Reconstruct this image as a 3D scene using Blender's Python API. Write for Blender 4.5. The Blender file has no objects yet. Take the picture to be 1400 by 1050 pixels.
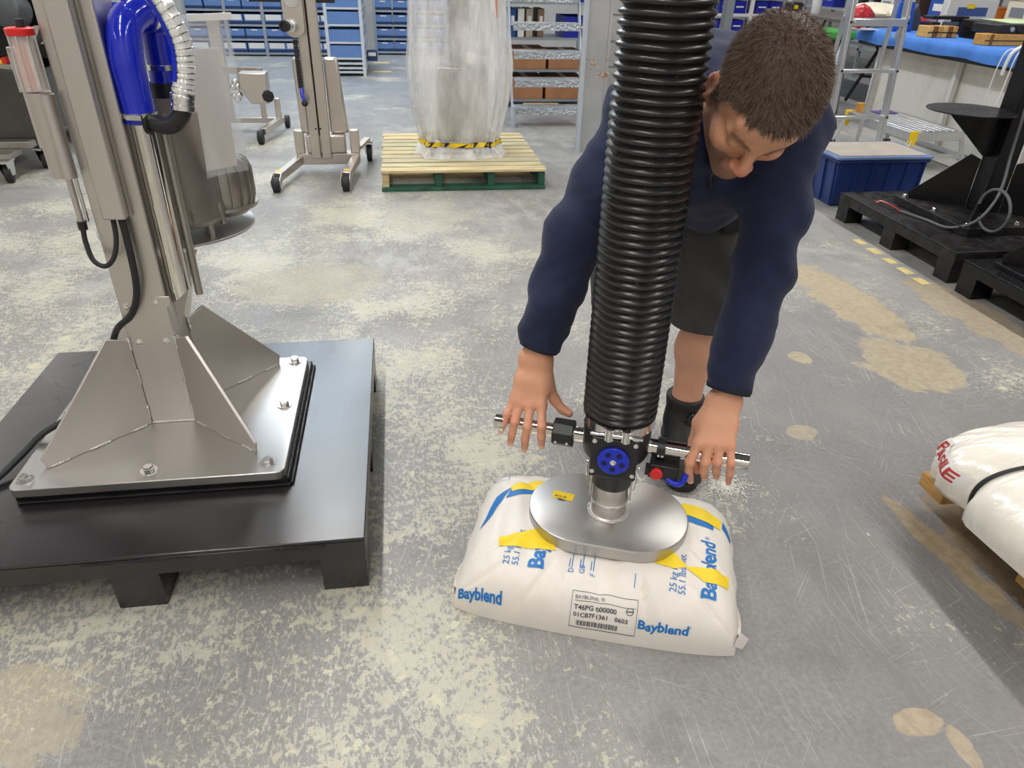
import bpy, bmesh, math, random
import numpy as np
from mathutils import Vector, Matrix
PI = math.pi
random.seed(7)
SC = bpy.context.scene
COL = SC.collection

# ------------------------------------------------------------ camera
FPX = 971.0                       # focal length in pixels of the 1400 px wide frame
CAM_H = 1.25
UPC = Vector((42, 1625, FPX)).normalized()          # world up seen in camera axes
_fw = Vector((0, 0, -1)); _y = (_fw - UPC * _fw.dot(UPC)).normalized(); _x = _y.cross(UPC)
YAW = math.radians(-9)
RC = Matrix.Rotation(YAW, 3, 'Z') @ Matrix((_x, _y, UPC))
cam_d = bpy.data.cameras.new('camera'); cam_d.sensor_fit = 'HORIZONTAL'; cam_d.sensor_width = 36.0
cam_d.lens = FPX / 1400 * 36.0; cam_d.clip_start = 0.02; cam_d.clip_end = 100
cam = bpy.data.objects.new('camera', cam_d); COL.objects.link(cam)
cam.matrix_world = Matrix.Translation((0, 0, CAM_H)) @ RC.to_4x4()
SC.camera = cam

# ------------------------------------------------------------ world, exposure
SC.view_settings.view_transform = 'Standard'
try: SC.view_settings.look = 'None'
except Exception: pass
SC.view_settings.exposure = 0.0
SC.view_settings.gamma = 1.0
SC.view_settings.use_curve_mapping = False
wd = bpy.data.worlds.new('world'); SC.world = wd; wd.use_nodes = True
wd.node_tree.nodes['Background'].inputs[0].default_value = (0.75, 0.8, 0.9, 1)
wd.node_tree.nodes['Background'].inputs[1].default_value = 0.25

# ------------------------------------------------------------ helpers
def s2l(c):
    return tuple(((x / 255) / 12.92 if x / 255 <= 0.04045 else ((x / 255 + 0.055) / 1.055) ** 2.4) for x in c)
def rgb(r, g, b): return s2l((r, g, b)) + (1.0,)

MATS = {}
def mat(name, col, rough=0.5, metal=0.0, bump=0.0, bscale=40.0, var=0.0, vscale=8.0, stretch=None, spec=0.5,
        coat=0.0, sheen=0.0, sss=0.0, trans=0.0, alpha=1.0, emit=None, rvar=0.0, ior=1.45):
    if name in MATS: return MATS[name]
    m = bpy.data.materials.new(name); m.use_nodes = True; nt = m.node_tree
    b = nt.nodes['Principled BSDF']; MATS[name] = m
    b.inputs['Base Color'].default_value = col; b.inputs['Roughness'].default_value = rough
    b.inputs['Metallic'].default_value = metal; b.inputs['IOR'].default_value = ior
    b.inputs['Specular IOR Level'].default_value = spec
    b.inputs['Coat Weight'].default_value = coat; b.inputs['Sheen Weight'].default_value = sheen
    b.inputs['Subsurface Weight'].default_value = sss
    b.inputs['Transmission Weight'].default_value = trans; b.inputs['Alpha'].default_value = alpha
    if sss: b.inputs['Subsurface Radius'].default_value = (1, .35, .2); b.inputs['Subsurface Scale'].default_value = 0.006
    if emit: b.inputs['Emission Color'].default_value = emit[0]; b.inputs['Emission Strength'].default_value = emit[1]
    if bump or var or rvar:
        tc = nt.nodes.new('ShaderNodeTexCoord'); mp = nt.nodes.new('ShaderNodeMapping')
        nt.links.new(tc.outputs['Object'], mp.inputs[0])
        if stretch: mp.inputs['Scale'].default_value = stretch
        def noise(sc, det=4):
            n = nt.nodes.new('ShaderNodeTexNoise'); n.inputs['Scale'].default_value = sc
            n.inputs['Detail'].default_value = det; nt.links.new(mp.outputs[0], n.inputs['Vector']); return n
        if bump:
            n = noise(bscale); bp = nt.nodes.new('ShaderNodeBump'); bp.inputs['Strength'].default_value = 1.0
            bp.inputs['Distance'].default_value = bump
            nt.links.new(n.outputs[0], bp.inputs['Height']); nt.links.new(bp.outputs[0], b.inputs['Normal'])
        if var:
            n = noise(vscale); r = nt.nodes.new('ShaderNodeValToRGB')
            r.color_ramp.elements[0].position = .3; r.color_ramp.elements[1].position = .7
            c = col[:3]
            r.color_ramp.elements[0].color = tuple(max(0, x * (1 - var)) for x in c) + (1,)
            r.color_ramp.elements[1].color = tuple(min(1, x * (1 + var)) for x in c) + (1,)
            nt.links.new(n.outputs[0], r.inputs[0]); nt.links.new(r.outputs[0], b.inputs['Base Color'])
        if rvar:
            n = noise(vscale * 1.7); mr = nt.nodes.new('ShaderNodeMapRange')
            mr.inputs['From Min'].default_value = .3; mr.inputs['From Max'].default_value = .7
            mr.inputs['To Min'].default_value = max(0.02, rough - rvar); mr.inputs['To Max'].default_value = min(1, rough + rvar)
            nt.links.new(n.outputs[0], mr.inputs['Value']); nt.links.new(mr.outputs[0], b.inputs['Roughness'])
    return m

INV = {}                                             # empty -> inverse world matrix, for authoring parts in world space
def tag(o, label=None, cat=None, group=None, kind=None):
    if label: o['label'] = label
    if cat: o['category'] = cat
    if group: o['group'] = group
    if kind: o['kind'] = kind
    return o
def thing(name, label, cat, loc=(0, 0, 0), rz=0.0, group=None):
    o = bpy.data.objects.new(name, None); COL.objects.link(o)
    o.empty_display_size = 0.1
    o.location = loc; o.rotation_euler = (0, 0, rz)
    INV[o.name] = (Matrix.Translation(loc) @ Matrix.Rotation(rz, 4, 'Z')).inverted()
    return tag(o, label, cat, group)
def root_of(o):
    while o.parent: o = o.parent
    return o

class MB:
    """collects vertices and faces; build() links them as one mesh object"""
    def __init__(s): s.v = []; s.f = []
    def add(s, vs, fs):
        n = len(s.v); s.v += [tuple(p) for p in vs]; s.f += [tuple(i + n for i in f) for f in fs]; return s
    def box(s, x0, x1, y0, y1, z0, z1, M=None):
        v = [Vector((x, y, z)) for z in (z0, z1) for y in (y0, y1) for x in (x0, x1)]
        if M is not None: v = [M @ p for p in v]
        return s.add(v, [(0, 2, 3, 1), (4, 5, 7, 6), (0, 1, 5, 4), (2, 6, 7, 3), (0, 4, 6, 2), (1, 3, 7, 5)])
    def cbox(s, c, d, M=None):
        return s.box(c[0] - d[0] / 2, c[0] + d[0] / 2, c[1] - d[1] / 2, c[1] + d[1] / 2, c[2] - d[2] / 2, c[2] + d[2] / 2, M)
    def bar(s, a, b, w, h, upv=(0, 0, 1)):
        a = Vector(a); b = Vector(b); d = (b - a).normalized(); u = Vector(upv)
        x = d.cross(u)
        if x.length < 1e-4: x = d.cross(Vector((1, 0, 0)))
        x.normalize(); u = x.cross(d)
        q = []
        for p in (a, b):
            for sx, su in ((-1, -1), (1, -1), (1, 1), (-1, 1)): q.append(p + x * (sx * w / 2) + u * (su * h / 2))
        return s.add(q, [(3, 2, 1, 0), (4, 5, 6, 7), (0, 1, 5, 4), (1, 2, 6, 5), (2, 3, 7, 6), (3, 0, 4, 7)])
    def prism(s, pts, d):
        """polygon (3d points) extruded by vector d"""
        n = len(pts); d = Vector(d); a = [Vector(p) for p in pts]
        return s.add(a + [p + d for p in a], [tuple(range(n))[::-1], tuple(range(n, 2 * n))] + [(i, (i + 1) % n, n + (i + 1) % n, n + i) for i in range(n)])
    def tube(s, path, r, seg=12, cap=True, closed=False):
        P = [Vector(p) for p in path]; n = len(P)
        R = r if isinstance(r, (list, tuple)) else [r] * n
        T = []
        for i in range(n):
            if closed: t = P[(i + 1) % n] - P[i - 1]
            else: t = P[min(i + 1, n - 1)] - P[max(i - 1, 0)]
            T.append(t.normalized() if t.length > 1e-9 else Vector((0, 0, 1)))
        u = T[0].cross(Vector((0, 0, 1)))
        if u.length < 1e-3: u = T[0].cross(Vector((1, 0, 0)))
        u.normalize(); base = len(s.v)
        for i in range(n):
            if i:
                u = (u - T[i] * u.dot(T[i]))
                if u.length < 1e-6: u = T[i].orthogonal()
                u.normalize()
            w = T[i].cross(u)
            for k in range(seg):
                a = 2 * PI * k / seg
                s.v.append(tuple(P[i] + (u * math.cos(a) + w * math.sin(a)) * R[i]))
        m = n if closed else n - 1
        for i in range(m):
            j = (i + 1) % n
            for k in range(seg):
                l = (k + 1) % seg
                s.f.append((base + i * seg + k, base + i * seg + l, base + j * seg + l, base + j * seg + k))
        if cap and not closed:
            s.f.append(tuple(base + k for k in range(seg))[::-1]); s.f.append(tuple(base + (n - 1) * seg + k for k in range(seg)))
        return s
    def lathe(s, prof, c=(0, 0, 0), axis=(0, 0, 1), seg=32, ang=2 * PI, sx=1.0, sy=1.0):
        """prof: (radius, height) pairs"""
        ax = Vector(axis).normalized(); M = Vector((0, 0, 1)).rotation_difference(ax).to_matrix(); c = Vector(c); base = len(s.v)
        full = ang > 6.28; ns = seg if full else seg + 1
        for r, h in prof:
            for k in range(ns):
                a = ang * k / seg
                s.v.append(tuple(c + M @ Vector((r * math.cos(a) * sx, r * math.sin(a) * sy, h))))
        for i in range(len(prof) - 1):
            for k in range(seg):
                l = (k + 1) % ns
                s.f.append((base + i * ns + k, base + i * ns + l, base + (i + 1) * ns + l, base + (i + 1) * ns + k))
        if full:
            if prof[0][0] > 1e-5: s.f.append(tuple(base + k for k in range(ns))[::-1])
            if prof[-1][0] > 1e-5: s.f.append(tuple(base + (len(prof) - 1) * ns + k for k in range(ns)))
        return s
    def cyl(s, a, b, r, seg=20): return s.tube([a, b], r, seg)
    def ball(s, c, r, seg=12, rings=8):
        r = r if isinstance(r, (tuple, list)) else (r, r, r); c = Vector(c); base = len(s.v)
        for i in range(rings + 1):
            t = PI * i / rings
            for k in range(seg):
                a = 2 * PI * k / seg
                s.v.append((c.x + r[0] * math.sin(t) * math.cos(a), c.y + r[1] * math.sin(t) * math.sin(a), c.z - r[2] * math.cos(t)))
        for i in range(rings):
            for k in range(seg):
                l = (k + 1) % seg
                s.f.append((base + i * seg + k, base + i * seg + l, base + (i + 1) * seg + l, base + (i + 1) * seg + k))
        return s
    def build(s, name, m, parent=None, smooth=True, bevel=0.0, local=False, angle=35, bseg=2):
        v = s.v
        if parent is not None and not local:
            I = INV[root_of(parent).name]; v = [tuple(I @ Vector(p)) for p in v]
        me = bpy.data.meshes.new(name); me.from_pydata(v, [], s.f); me.update()
        bm = bmesh.new(); bm.from_mesh(me); bmesh.ops.remove_doubles(bm, verts=bm.verts, dist=1e-6)
        bmesh.ops.recalc_face_normals(bm, faces=bm.faces); bm.to_mesh(me); bm.free()
        if smooth:
            me.polygons.foreach_set('use_smooth', [True] * len(me.polygons)); me.set_sharp_from_angle(angle=math.radians(angle))
        if m is not None: me.materials.append(m)
        o = bpy.data.objects.new(name, me); COL.objects.link(o)
        if parent is not None: o.parent = parent
        if bevel:
            b = o.modifiers.new('bevel', 'BEVEL'); b.width = bevel; b.segments = bseg; b.limit_method = 'ANGLE'; b.angle_limit = math.radians(40)
            b.harden_normals = False
        return o

def copy_tree(o, parent=None):
    c = o.copy(); COL.objects.link(c)
    if parent is not None: c.parent = parent; c.matrix_parent_inverse = o.matrix_parent_inverse.copy()
    for ch in list(o.children): copy_tree(ch, c)
    return c
def place_copy(src, loc, rz=0.0, label=None, group=None):
    c = copy_tree(src); c.location = loc; c.rotation_euler = (0, 0, rz)
    INV[c.name] = (Matrix.Translation(loc) @ Matrix.Rotation(rz, 4, 'Z')).inverted()
    if label: c['label'] = label
    if group: c['group'] = group
    return c
def struct(o): o['kind'] = 'structure'; return o
def bez(pts, n=40):
    """Catmull-Rom through points"""
    P = [Vector(p) for p in pts]; P = [P[0] * 2 - P[1]] + P + [P[-1] * 2 - P[-2]]
    out = []; m = len(P) - 3
    for i in range(m):
        k = max(2, n // m)
        for j in range(k + (1 if i == m - 1 else 0)):
            t = j / k; a, b, c, d = P[i:i + 4]
            out.append(0.5 * ((2 * b) + (c - a) * t + (2 * a - 5 * b + 4 * c - d) * t * t + (3 * b - a - 3 * c + d) * t ** 3))
    return out
def text_mesh(txt, size, bold=0.0, spacing=1.0):
    """outline of a line of lettering as triangles in its own plane: list of (x, y), faces; baseline at 0, starts at 0"""
    cu = bpy.data.curves.new('lettering', 'FONT'); cu.body = txt; cu.size = size; cu.offset = bold; cu.space_character = spacing
    cu.resolution_u = 3
    ob = bpy.data.objects.new('lettering', cu); COL.objects.link(ob)
    dg = bpy.context.evaluated_depsgraph_get(); me = bpy.data.meshes.new_from_object(ob.evaluated_get(dg))
    bm = bmesh.new(); bm.from_mesh(me); bmesh.ops.triangulate(bm, faces=bm.faces)
    # cut long edges so the print can follow a curved sheet
    for _ in range(3):
        es = [e for e in bm.edges if e.calc_length() > size * 0.35]
        if not es: break
        bmesh.ops.subdivide_edges(bm, edges=es, cuts=1); bmesh.ops.triangulate(bm, faces=bm.faces)
    bm.verts.index_update()
    v = [(q.co.x, q.co.y) for q in bm.verts]; f = [tuple(q.index for q in g.verts) for g in bm.faces]
    bm.free(); bpy.data.objects.remove(ob); bpy.data.curves.remove(cu); bpy.data.meshes.remove(me)
    return v, f

# ------------------------------------------------------------ materials
M_ST = mat('brushed_stainless', (.61, .575, .54, 1), .40, 1, var=.06, vscale=5, stretch=(1, 1, .15), rvar=.03)
M_STP = mat('brushed_stainless_plate', (.47, .455, .435, 1), .38, 1, var=.06, vscale=3, rvar=.03)
M_STD = mat('dull_stainless', (.40, .375, .34, 1), .38, 1, var=.12, vscale=9, rvar=.06)
M_POL = mat('polished_stainless', (.74, .71, .66, 1), .07, 1)
M_CHR = mat('bright_steel', (.78, .77, .75, 1), .16, 1)
M_BLK = mat('black_paint', (.006, .006, .007, 1), .28, 0, bump=.0003, bscale=60, rvar=.06, spec=.4)
M_BLKP = mat('black_deck_paint', (.012, .010, .011, 1), .27, 0, rvar=.03, spec=1.0, vscale=2)
M_BLKW = mat('worn_black_paint', (.013, .012, .012, 1), .45, 0, bump=.0015, bscale=25, var=.6, vscale=14, rvar=.2)
M_PLB = mat('black_plastic', (.016, .016, .018, 1), .38, 0)
M_RUB = mat('black_rubber', (.018, .018, .02, 1), .6, 0)
M_BLU = mat('blue_silicone', (.006, .02, .50, 1), .16, 0, coat=.6, bump=.0006, bscale=30)
M_BLP = mat('blue_plastic', (.012, .03, .48, 1), .3, 0)
M_RED = mat('red_plastic', (.62, .02, .02, 1), .35, 0)
M_WELD = mat('weld_bead', (.62, .60, .57, 1), .35, 1, bump=.002, bscale=160)
M_WOOD = mat('pale_pine', rgb(208, 190, 148), .7, 0, bump=.001, bscale=20, var=.25, vscale=5, stretch=(1, 12, 12))
M_WOODX = mat('pale_pine_cross', rgb(196, 176, 134), .7, 0, bump=.001, bscale=20, var=.3, vscale=5, stretch=(1, 10, 10))
M_GRN = mat('green_pallet_paint', rgb(40, 84, 66), .7, 0, var=.35, vscale=12)
M_GREY = mat('light_grey_enamel', rgb(176, 182, 188), .4, 0, var=.05, vscale=5)
M_ALU = mat('aluminium', (.72, .73, .74, 1), .33, 1, var=.06)
M_WHT = mat('white_plastic', rgb(228, 226, 222), .45, 0)
M_CARD = mat('cardboard', rgb(172, 124, 88), .8, 0, var=.1)
M_YEL = mat('yellow_plastic', rgb(236, 200, 30), .45, 0)
# ------------------------------------------------------------ room shell, ceiling lamps
X0, X1, Y0, Y1, ZC = -8.0, 7.5, -6.0, 12.6, 4.4
LAMPS = [(x, y) for x in (-5.6, -.95, 3.7) for y in (-4.6, -2.5, -.4, 1.7, 3.8, 5.7, 8.0, 10.1, 11.9) if not (x == -.95 and 6 < y < 11.8)]
m_lamp = mat('lamp_diffuser', (.9, .9, .88, 1), .5, emit=((1, .98, .95, 1), 3.0))
for i, (x, y) in enumerate(LAMPS):
    t = thing('ceiling_light', 'long white batten light under the hall ceiling', 'lamp', (x, y, ZC), 0, 'batten lights on the ceiling')
    MB().box(x - .09, x + .09, y - .8, y + .8, ZC - .07, ZC - .0005).build('housing', M_WHT, t)
    MB().box(x - .075, x + .075, y - .78, y + .78, ZC - .09, ZC - .0705).build('diffuser', m_lamp, t)
    ld = bpy.data.lights.new('batten_light', 'AREA'); ld.shape = 'RECTANGLE'; ld.size = .16; ld.size_y = 1.56
    ld.energy = 49 if x > -2 else 26; ld.color = (1.0, .975, .94)
    lo = bpy.data.objects.new('batten_light', ld); COL.objects.link(lo); lo.parent = t; lo.location = (0, 0, -.095)

class NT:
    """small node helper"""
    def __init__(s, name):
        s.m = bpy.data.materials.new(name); s.m.use_nodes = True; s.t = s.m.node_tree; s.b = s.t.nodes['Principled BSDF']
        s.tc = s.t.nodes.new('ShaderNodeTexCoord').outputs['Object']
    def link(s, a, b): s.t.links.new(a, b)
    def mapped(s, scale=(1, 1, 1), rz=0.0, loc=(0, 0, 0)):
        n = s.t.nodes.new('ShaderNodeMapping'); n.vector_type = 'TEXTURE'; n.inputs['Scale'].default_value = tuple(1 / q for q in scale); n.inputs['Rotation'].default_value = (0, 0, rz)
        n.inputs['Location'].default_value = loc; s.link(s.tc, n.inputs[0]); return n.outputs[0]
    def noise(s, scale, det=4, rough=.55, vec=None, dist=0.0):
        n = s.t.nodes.new('ShaderNodeTexNoise'); n.inputs['Scale'].default_value = scale; n.inputs['Detail'].default_value = det
        n.inputs['Roughness'].default_value = rough; n.inputs['Distortion'].default_value = dist
        s.link(vec or s.tc, n.inputs['Vector']); return n.outputs[0]
    def math(s, op, a, b=None, c=None):
        n = s.t.nodes.new('ShaderNodeMath'); n.operation = op
        for i, q in enumerate((a, b, c)):
            if q is None: continue
            if isinstance(q, (int, float)): n.inputs[i].default_value = q
            else: s.link(q, n.inputs[i])
        return n.outputs[0]
    def step(s, v, a, b):
        n = s.t.nodes.new('ShaderNodeMapRange'); n.interpolation_type = 'SMOOTHSTEP'
        n.inputs['From Min'].default_value = a; n.inputs['From Max'].default_value = b; s.link(v, n.inputs['Value']); return n.outputs[0]
    def mix(s, f, a, b):
        n = s.t.nodes.new('ShaderNodeMix'); n.data_type = 'RGBA'
        for q, i in ((f, 0), (a, 6), (b, 7)):
            if isinstance(q, (int, float)): n.inputs[i].default_value = q
            elif isinstance(q, tuple): n.inputs[i].default_value = q
            else: s.link(q, n.inputs[i])
        return n.outputs[2]
    def bump(s, h, dist):
        n = s.t.nodes.new('ShaderNodeBump'); n.inputs['Distance'].default_value = dist; s.link(h, n.inputs['Height'])
        s.link(n.outputs[0], s.b.inputs['Normal'])

# worn painted concrete
n = NT('worn_painted_concrete')
sep = n.t.nodes.new('ShaderNodeSeparateXYZ'); n.link(n.tc, sep.inputs[0])
fx, fy = sep.outputs[0], sep.outputs[1]
col = n.mix(n.step(n.noise(1.6, 5, .6), .35, .65), rgb(124, 122, 120), rgb(143, 141, 138))
col = n.mix(n.math('MULTIPLY', n.step(n.noise(85, 4, .7), .35, .7), .5), col, rgb(160, 159, 155))
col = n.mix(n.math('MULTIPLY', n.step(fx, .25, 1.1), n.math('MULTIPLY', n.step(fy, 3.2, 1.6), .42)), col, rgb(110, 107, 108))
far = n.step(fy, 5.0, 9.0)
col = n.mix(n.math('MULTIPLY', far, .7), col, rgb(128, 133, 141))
# cream under-coat showing through in small flakes, thick to the left of the bag, thin to the right
dens = n.noise(1.7, 5, .62)
bias = n.math('SUBTRACT', n.math('MULTIPLY', n.step(fx, 1.05, -.05), .15), n.math('MULTIPLY', n.step(fy, 3.0, 6.0), .10))
bias = n.math('SUBTRACT', bias, n.math('MULTIPLY', n.math('MULTIPLY', n.step(fx, -.1, .35), n.step(fy, 1.35, 1.05)), .055))
lv = n.math('ADD', n.math('MULTIPLY', n.math('SUBTRACT', dens, .5), 1.0), bias)
flake = n.noise(38, 7, .68, None, .3)
mk = n.step(n.math('ADD', flake, lv), .665, .70)
tone = n.mix(n.step(n.noise(2.2, 3), .35, .65), rgb(190, 185, 158), rgb(182, 179, 162))
col = n.mix(n.math('MULTIPLY', mk, .8), col, tone)
fl2 = n.step(n.math('ADD', n.noise(120, 4, .7, n.mapped((1, .45, 1), .1, (5, 2, 0))), n.math('MULTIPLY', lv, .9)), .63, .70)
col = n.mix(n.math('MULTIPLY', fl2, .75), col, rgb(186, 183, 168))
fl3 = n.step(n.math('ADD', n.noise(22, 5, .6, n.mapped((1, 1, 1), 1.0, (15, 3, 0))), n.math('MULTIPLY', lv, .5)), .70, .725)
col = n.mix(fl3, col, rgb(194, 190, 166))
# pale dusty scuffs in the middle distance
dust = n.math('MULTIPLY', n.step(n.noise(1.4, 5, .6, n.mapped((1, 1, 1), 0, (3, 8, 0))), .40, .62), n.math('MULTIPLY', n.step(fy, 1.6, 3.2), n.step(fy, 8.5, 5.5)))
scf = n.step(n.noise(9, 6, .75, n.mapped((1, .5, 1), .2)), .38, .66)
col = n.mix(n.math('MULTIPLY', n.math('MULTIPLY', dust, scf), .5), col, rgb(190, 189, 182))
# drag scratches in several directions
for k, (ang, sc, th, am) in enumerate(((.35, 1.3, .66, .55), (1.25, 1.1, .66, .55), (1.55, 1.6, .64, .55), (-1.1, 1.2, .67, .5), (.85, 1.8, .68, .5), (.05, 1.2, .68, .5), (1.75, 2.2, .64, .5), (-.5, 1.2, .67, .55))):
    v = n.mapped((2.4, 150.0, 1), ang, (k * 3.1, k * 1.7, 0))
    st = n.step(n.noise(sc, 2, .5, v, .05), th - .02, th + .03)
    pm = n.step(n.noise(1.7, 3, .6, n.mapped((1, 1, 1), 0, (k * 5.3, k, 0))), .45, .6)
    col = n.mix(n.math('MULTIPLY', n.math('MULTIPLY', st, pm), am * .75), col, rgb(196, 195, 190))
# tan patches of bare screed: centre, radii, turn
def blob(cx, cy, rx, ry, rz):
    v = n.t.nodes.new('ShaderNodeVectorMath'); v.operation = 'LENGTH'
    m1 = n.t.nodes.new('ShaderNodeMapping'); m1.vector_type = 'TEXTURE'
    m1.inputs['Location'].default_value = (cx, cy, 0); m1.inputs['Rotation'].default_value = (0, 0, rz); m1.inputs['Scale'].default_value = (rx, ry, 100)
    n.link(n.tc, m1.inputs[0]); n.link(m1.outputs[0], v.inputs[0]); return v.outputs['Value']
edge = n.math('MULTIPLY', n.math('SUBTRACT', n.noise(7, 5, .65), .5), 1.6)
for (cx, cy, rx, ry, rz, am, c) in ((1.90, 2.62, .13, .42, .05, .85, (181, 166, 136)), (1.80, 2.05, .17, .2, -.5, .8, (178, 165, 138)), (1.84, 2.95, .1, .12, 0, .7, (178, 166, 140)),
        (1.29, 1.13, .035, .24, .12, .85, (171, 153, 122)), (1.45, 1.05, .13, .3, .1, .8, (158, 140, 114)), (2.36, 2.45, .12, .4, 0, .7, (176, 160, 132)),
        (-.42, 3.02, .34, .24, .1, .5, (176, 168, 146)), (.1, 3.95, .22, .3, 0, .4, (178, 174, 158)), (1.19, 1.68, .05, .04, 0, .7, (186, 174, 146)), (1.42, 2.15, .04, .05, 0, .7, (186, 172, 140)),
        (.93, .72, .05, .03, 0, .8, (186, 168, 140)), (-.95, .9, .3, .15, .2, .5, (180, 170, 142)), (.98, .66, .02, .05, 0, .8, (184, 166, 140))):
    d = n.math('ADD', blob(cx, cy, rx, ry, rz), edge)
    col = n.mix(n.math('MULTIPLY', n.step(d, 1.06, .94), am), col, n.mix(n.step(flake, .4, .6), rgb(*c), rgb(c[0] - 14, c[1] - 16, c[2] - 16)))
# oily dark marks
dk = n.step(n.noise(2.6, 5, .62, n.mapped((1, 1, 1), .3, (9, 4, 0))), .60, .72)
col = n.mix(n.math('MULTIPLY', dk, .45), col, rgb(104, 104, 102))
dk2 = n.step(n.noise(11, 5, .6, n.mapped((1, 1, 1), .3, (1, 7, 0))), .66, .74)
col = n.mix(n.math('MULTIPLY', dk2, .45), col, rgb(98, 98, 97))
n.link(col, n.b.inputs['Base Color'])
rr = n.t.nodes.new('ShaderNodeMapRange'); n.link(n.noise(6, 5, .6), rr.inputs['Value'])
rr.inputs['From Min'].default_value = .3; rr.inputs['From Max'].default_value = .7; rr.inputs['To Min'].default_value = .34; rr.inputs['To Max'].default_value = .56
n.link(rr.outputs[0], n.b.inputs['Roughness'])
n.bump(flake, .0012)
M_FLOOR = n.m

n = NT('painted_wall')
n.link(n.mix(n.step(n.noise(1.3, 5), .35, .65), rgb(168, 168, 166), rgb(182, 181, 178)), n.b.inputs['Base Color']); n.b.inputs['Roughness'].default_value = .7
M_WALL = n.m
M_WALLW = mat('white_wall_paint', rgb(222, 218, 212), .7)
n = NT('profiled_ceiling')
n.link(n.mix(n.step(n.noise(.8, 3), .35, .65), rgb(120, 122, 126), rgb(132, 134, 138)), n.b.inputs['Base Color']); n.b.inputs['Roughness'].default_value = .7
M_CEIL = n.m
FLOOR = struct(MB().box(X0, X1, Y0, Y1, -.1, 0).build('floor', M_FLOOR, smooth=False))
# ceiling with one long roof light let into it
SX0, SX1, SY0, SY1 = -2.3, -.25, 6.6, 11.6
struct(MB().box(X0, SX0, Y0, Y1, ZC, ZC + .1).box(SX1, X1, Y0, Y1, ZC, ZC + .1).box(SX0, SX1, Y0, SY0, ZC, ZC + .1).box(SX0, SX1, SY1, Y1, ZC, ZC + .1).build('ceiling', M_CEIL, smooth=False))
W1 = struct(MB().box(SX0, SX1, SY0, SY1, ZC + .03, ZC + .05).build('window_1', mat('roof_light_glazing', (.8, .9, 1, 1), .4, emit=((.74, .87, 1.0, 1), 7.0)), smooth=False))
for i in range(6): MB().box(SX0, SX1, SY0 + (SY1 - SY0) * i / 5 - .025, SY0 + (SY1 - SY0) * i / 5 + .025, ZC - .01, ZC + .029).build('glazing_bar', M_WHT, W1, local=True)
struct(MB().box(X0 - .1, X0, Y0, Y1, 0, ZC).build('wall_left', M_WALLW, smooth=False))
struct(MB().box(X1, X1 + .1, Y0, Y1, 0, ZC).build('wall_right', M_WALL, smooth=False))
struct(MB().box(X0, X1, Y1, Y1 + .1, 0, ZC).build('wall_back', M_WALL, smooth=False))
struct(MB().box(X0, X1, Y0 - .1, Y0, 0, ZC).build('wall_front', M_WALLW, smooth=False))

# yellow marking tape worn into short dashes on the floor
m_tape = mat('floor_tape', rgb(216, 196, 132), .6, var=.15, vscale=30)
def dash(x, y, w, l, rz=0):
    M = Matrix.Translation((x, y, 0)) @ Matrix.Rotation(rz, 4, 'Z')
    MB().box(-w / 2, w / 2, -l / 2, l / 2, .0003, .0013, M).build('tape_dash', m_tape, FLOOR, local=True)
for i, y in enumerate((3.33, 3.19, 3.05, 2.92, 2.79)): dash(2.385 - .004 * i, y, .045, .075 + .01 * (i % 2), .03)
for x, y in ((-.22, 10.75), (-.2, 9.85)): dash(x, y, .22, .12)
# ------------------------------------------------------------ steel-deck pallets
def steel_pallet(label, x0, x1, y0, y1, m, group=None, zt=.15, welds=True):
    t = thing('steel_pallet', label, 'pallet', ((x0 + x1) / 2, (y0 + y1) / 2, 0), 0, group)
    MB().box(x0, x1, y0, y1, zt - .008, zt).build('deck', m, t, bevel=.002)
    b = MB(); w = .012; zb = zt - .055
    b.box(x0, x1, y0, y0 + w, zb, zt - .009).build('fascia', m, t, bevel=.001)
    MB().box(x0, x1, y1 - w, y1, zb, zt - .009).build('fascia', m, t, bevel=.001)
    MB().box(x0, x0 + w, y0 + w, y1 - w, zb, zt - .009).build('fascia', m, t, bevel=.001)
    MB().box(x1 - w, x1, y0 + w, y1 - w, zb, zt - .009).build('fascia', m, t, bevel=.001)
    cx, cy = (x0 + x1) / 2, (y0 + y1) / 2; f = .1
    for fx_ in (x0 + .002, cx - f / 2, x1 - f - .002):
        for fy_ in (y0 + .002, cy - f / 2, y1 - f - .002):
            b = MB(); zz = zb - .0005
            b.box(fx_, fx_ + f, fy_, fy_ + .006, 0, zz); b.box(fx_, fx_ + f, fy_ + f - .006, fy_ + f, 0, zz)
            b.box(fx_, fx_ + .006, fy_ + .006, fy_ + f - .006, 0, zz); b.box(fx_ + f - .006, fx_ + f, fy_ + .006, fy_ + f - .006, 0, zz)
            b.build('foot', m, t)
    if welds:
        for wx, wl in ((x1 - .19, .11), (cx - .09, .17), (cx + .02, .12)):
            b = MB(); k = int(wl / .006)
            for i in range(k):
                b.ball((wx + i * .006, y0 - .0015, zt - .012 + .0006 * random.uniform(-1, 1)), (.0045, .003, .0032), 6, 4)
            b.build('weld_seam', M_BLKW, t)
    return t
PX0, PX1, PY0, PY1 = -1.115, -.13, 1.2, 2.165
steel_pallet('black painted steel pallet carrying the stainless column machine', PX0, PX1, PY0, PY1, M_BLKP)
steel_pallet('scuffed black steel pallet beside the blue crate under a black column', 2.47, 3.45, 2.755, 3.735, M_BLKW, welds=False)
steel_pallet('black steel pallet with a tall gusset, next to the pallet of the black disc', 2.45, 3.43, 1.70, 2.675, M_BLK, welds=False)

def bolt(c, t, m=M_CHR, r=.0125):
    x, y, z = c
    b = MB().lathe([(r * 1.55, 0), (r * 1.55, .003)], (x, y, z), seg=20).lathe([(r, .003), (r, .012), (r * .85, .0145)], (x, y, z), seg=6)
    return b.build('bolt', m, t, angle=25)

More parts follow.
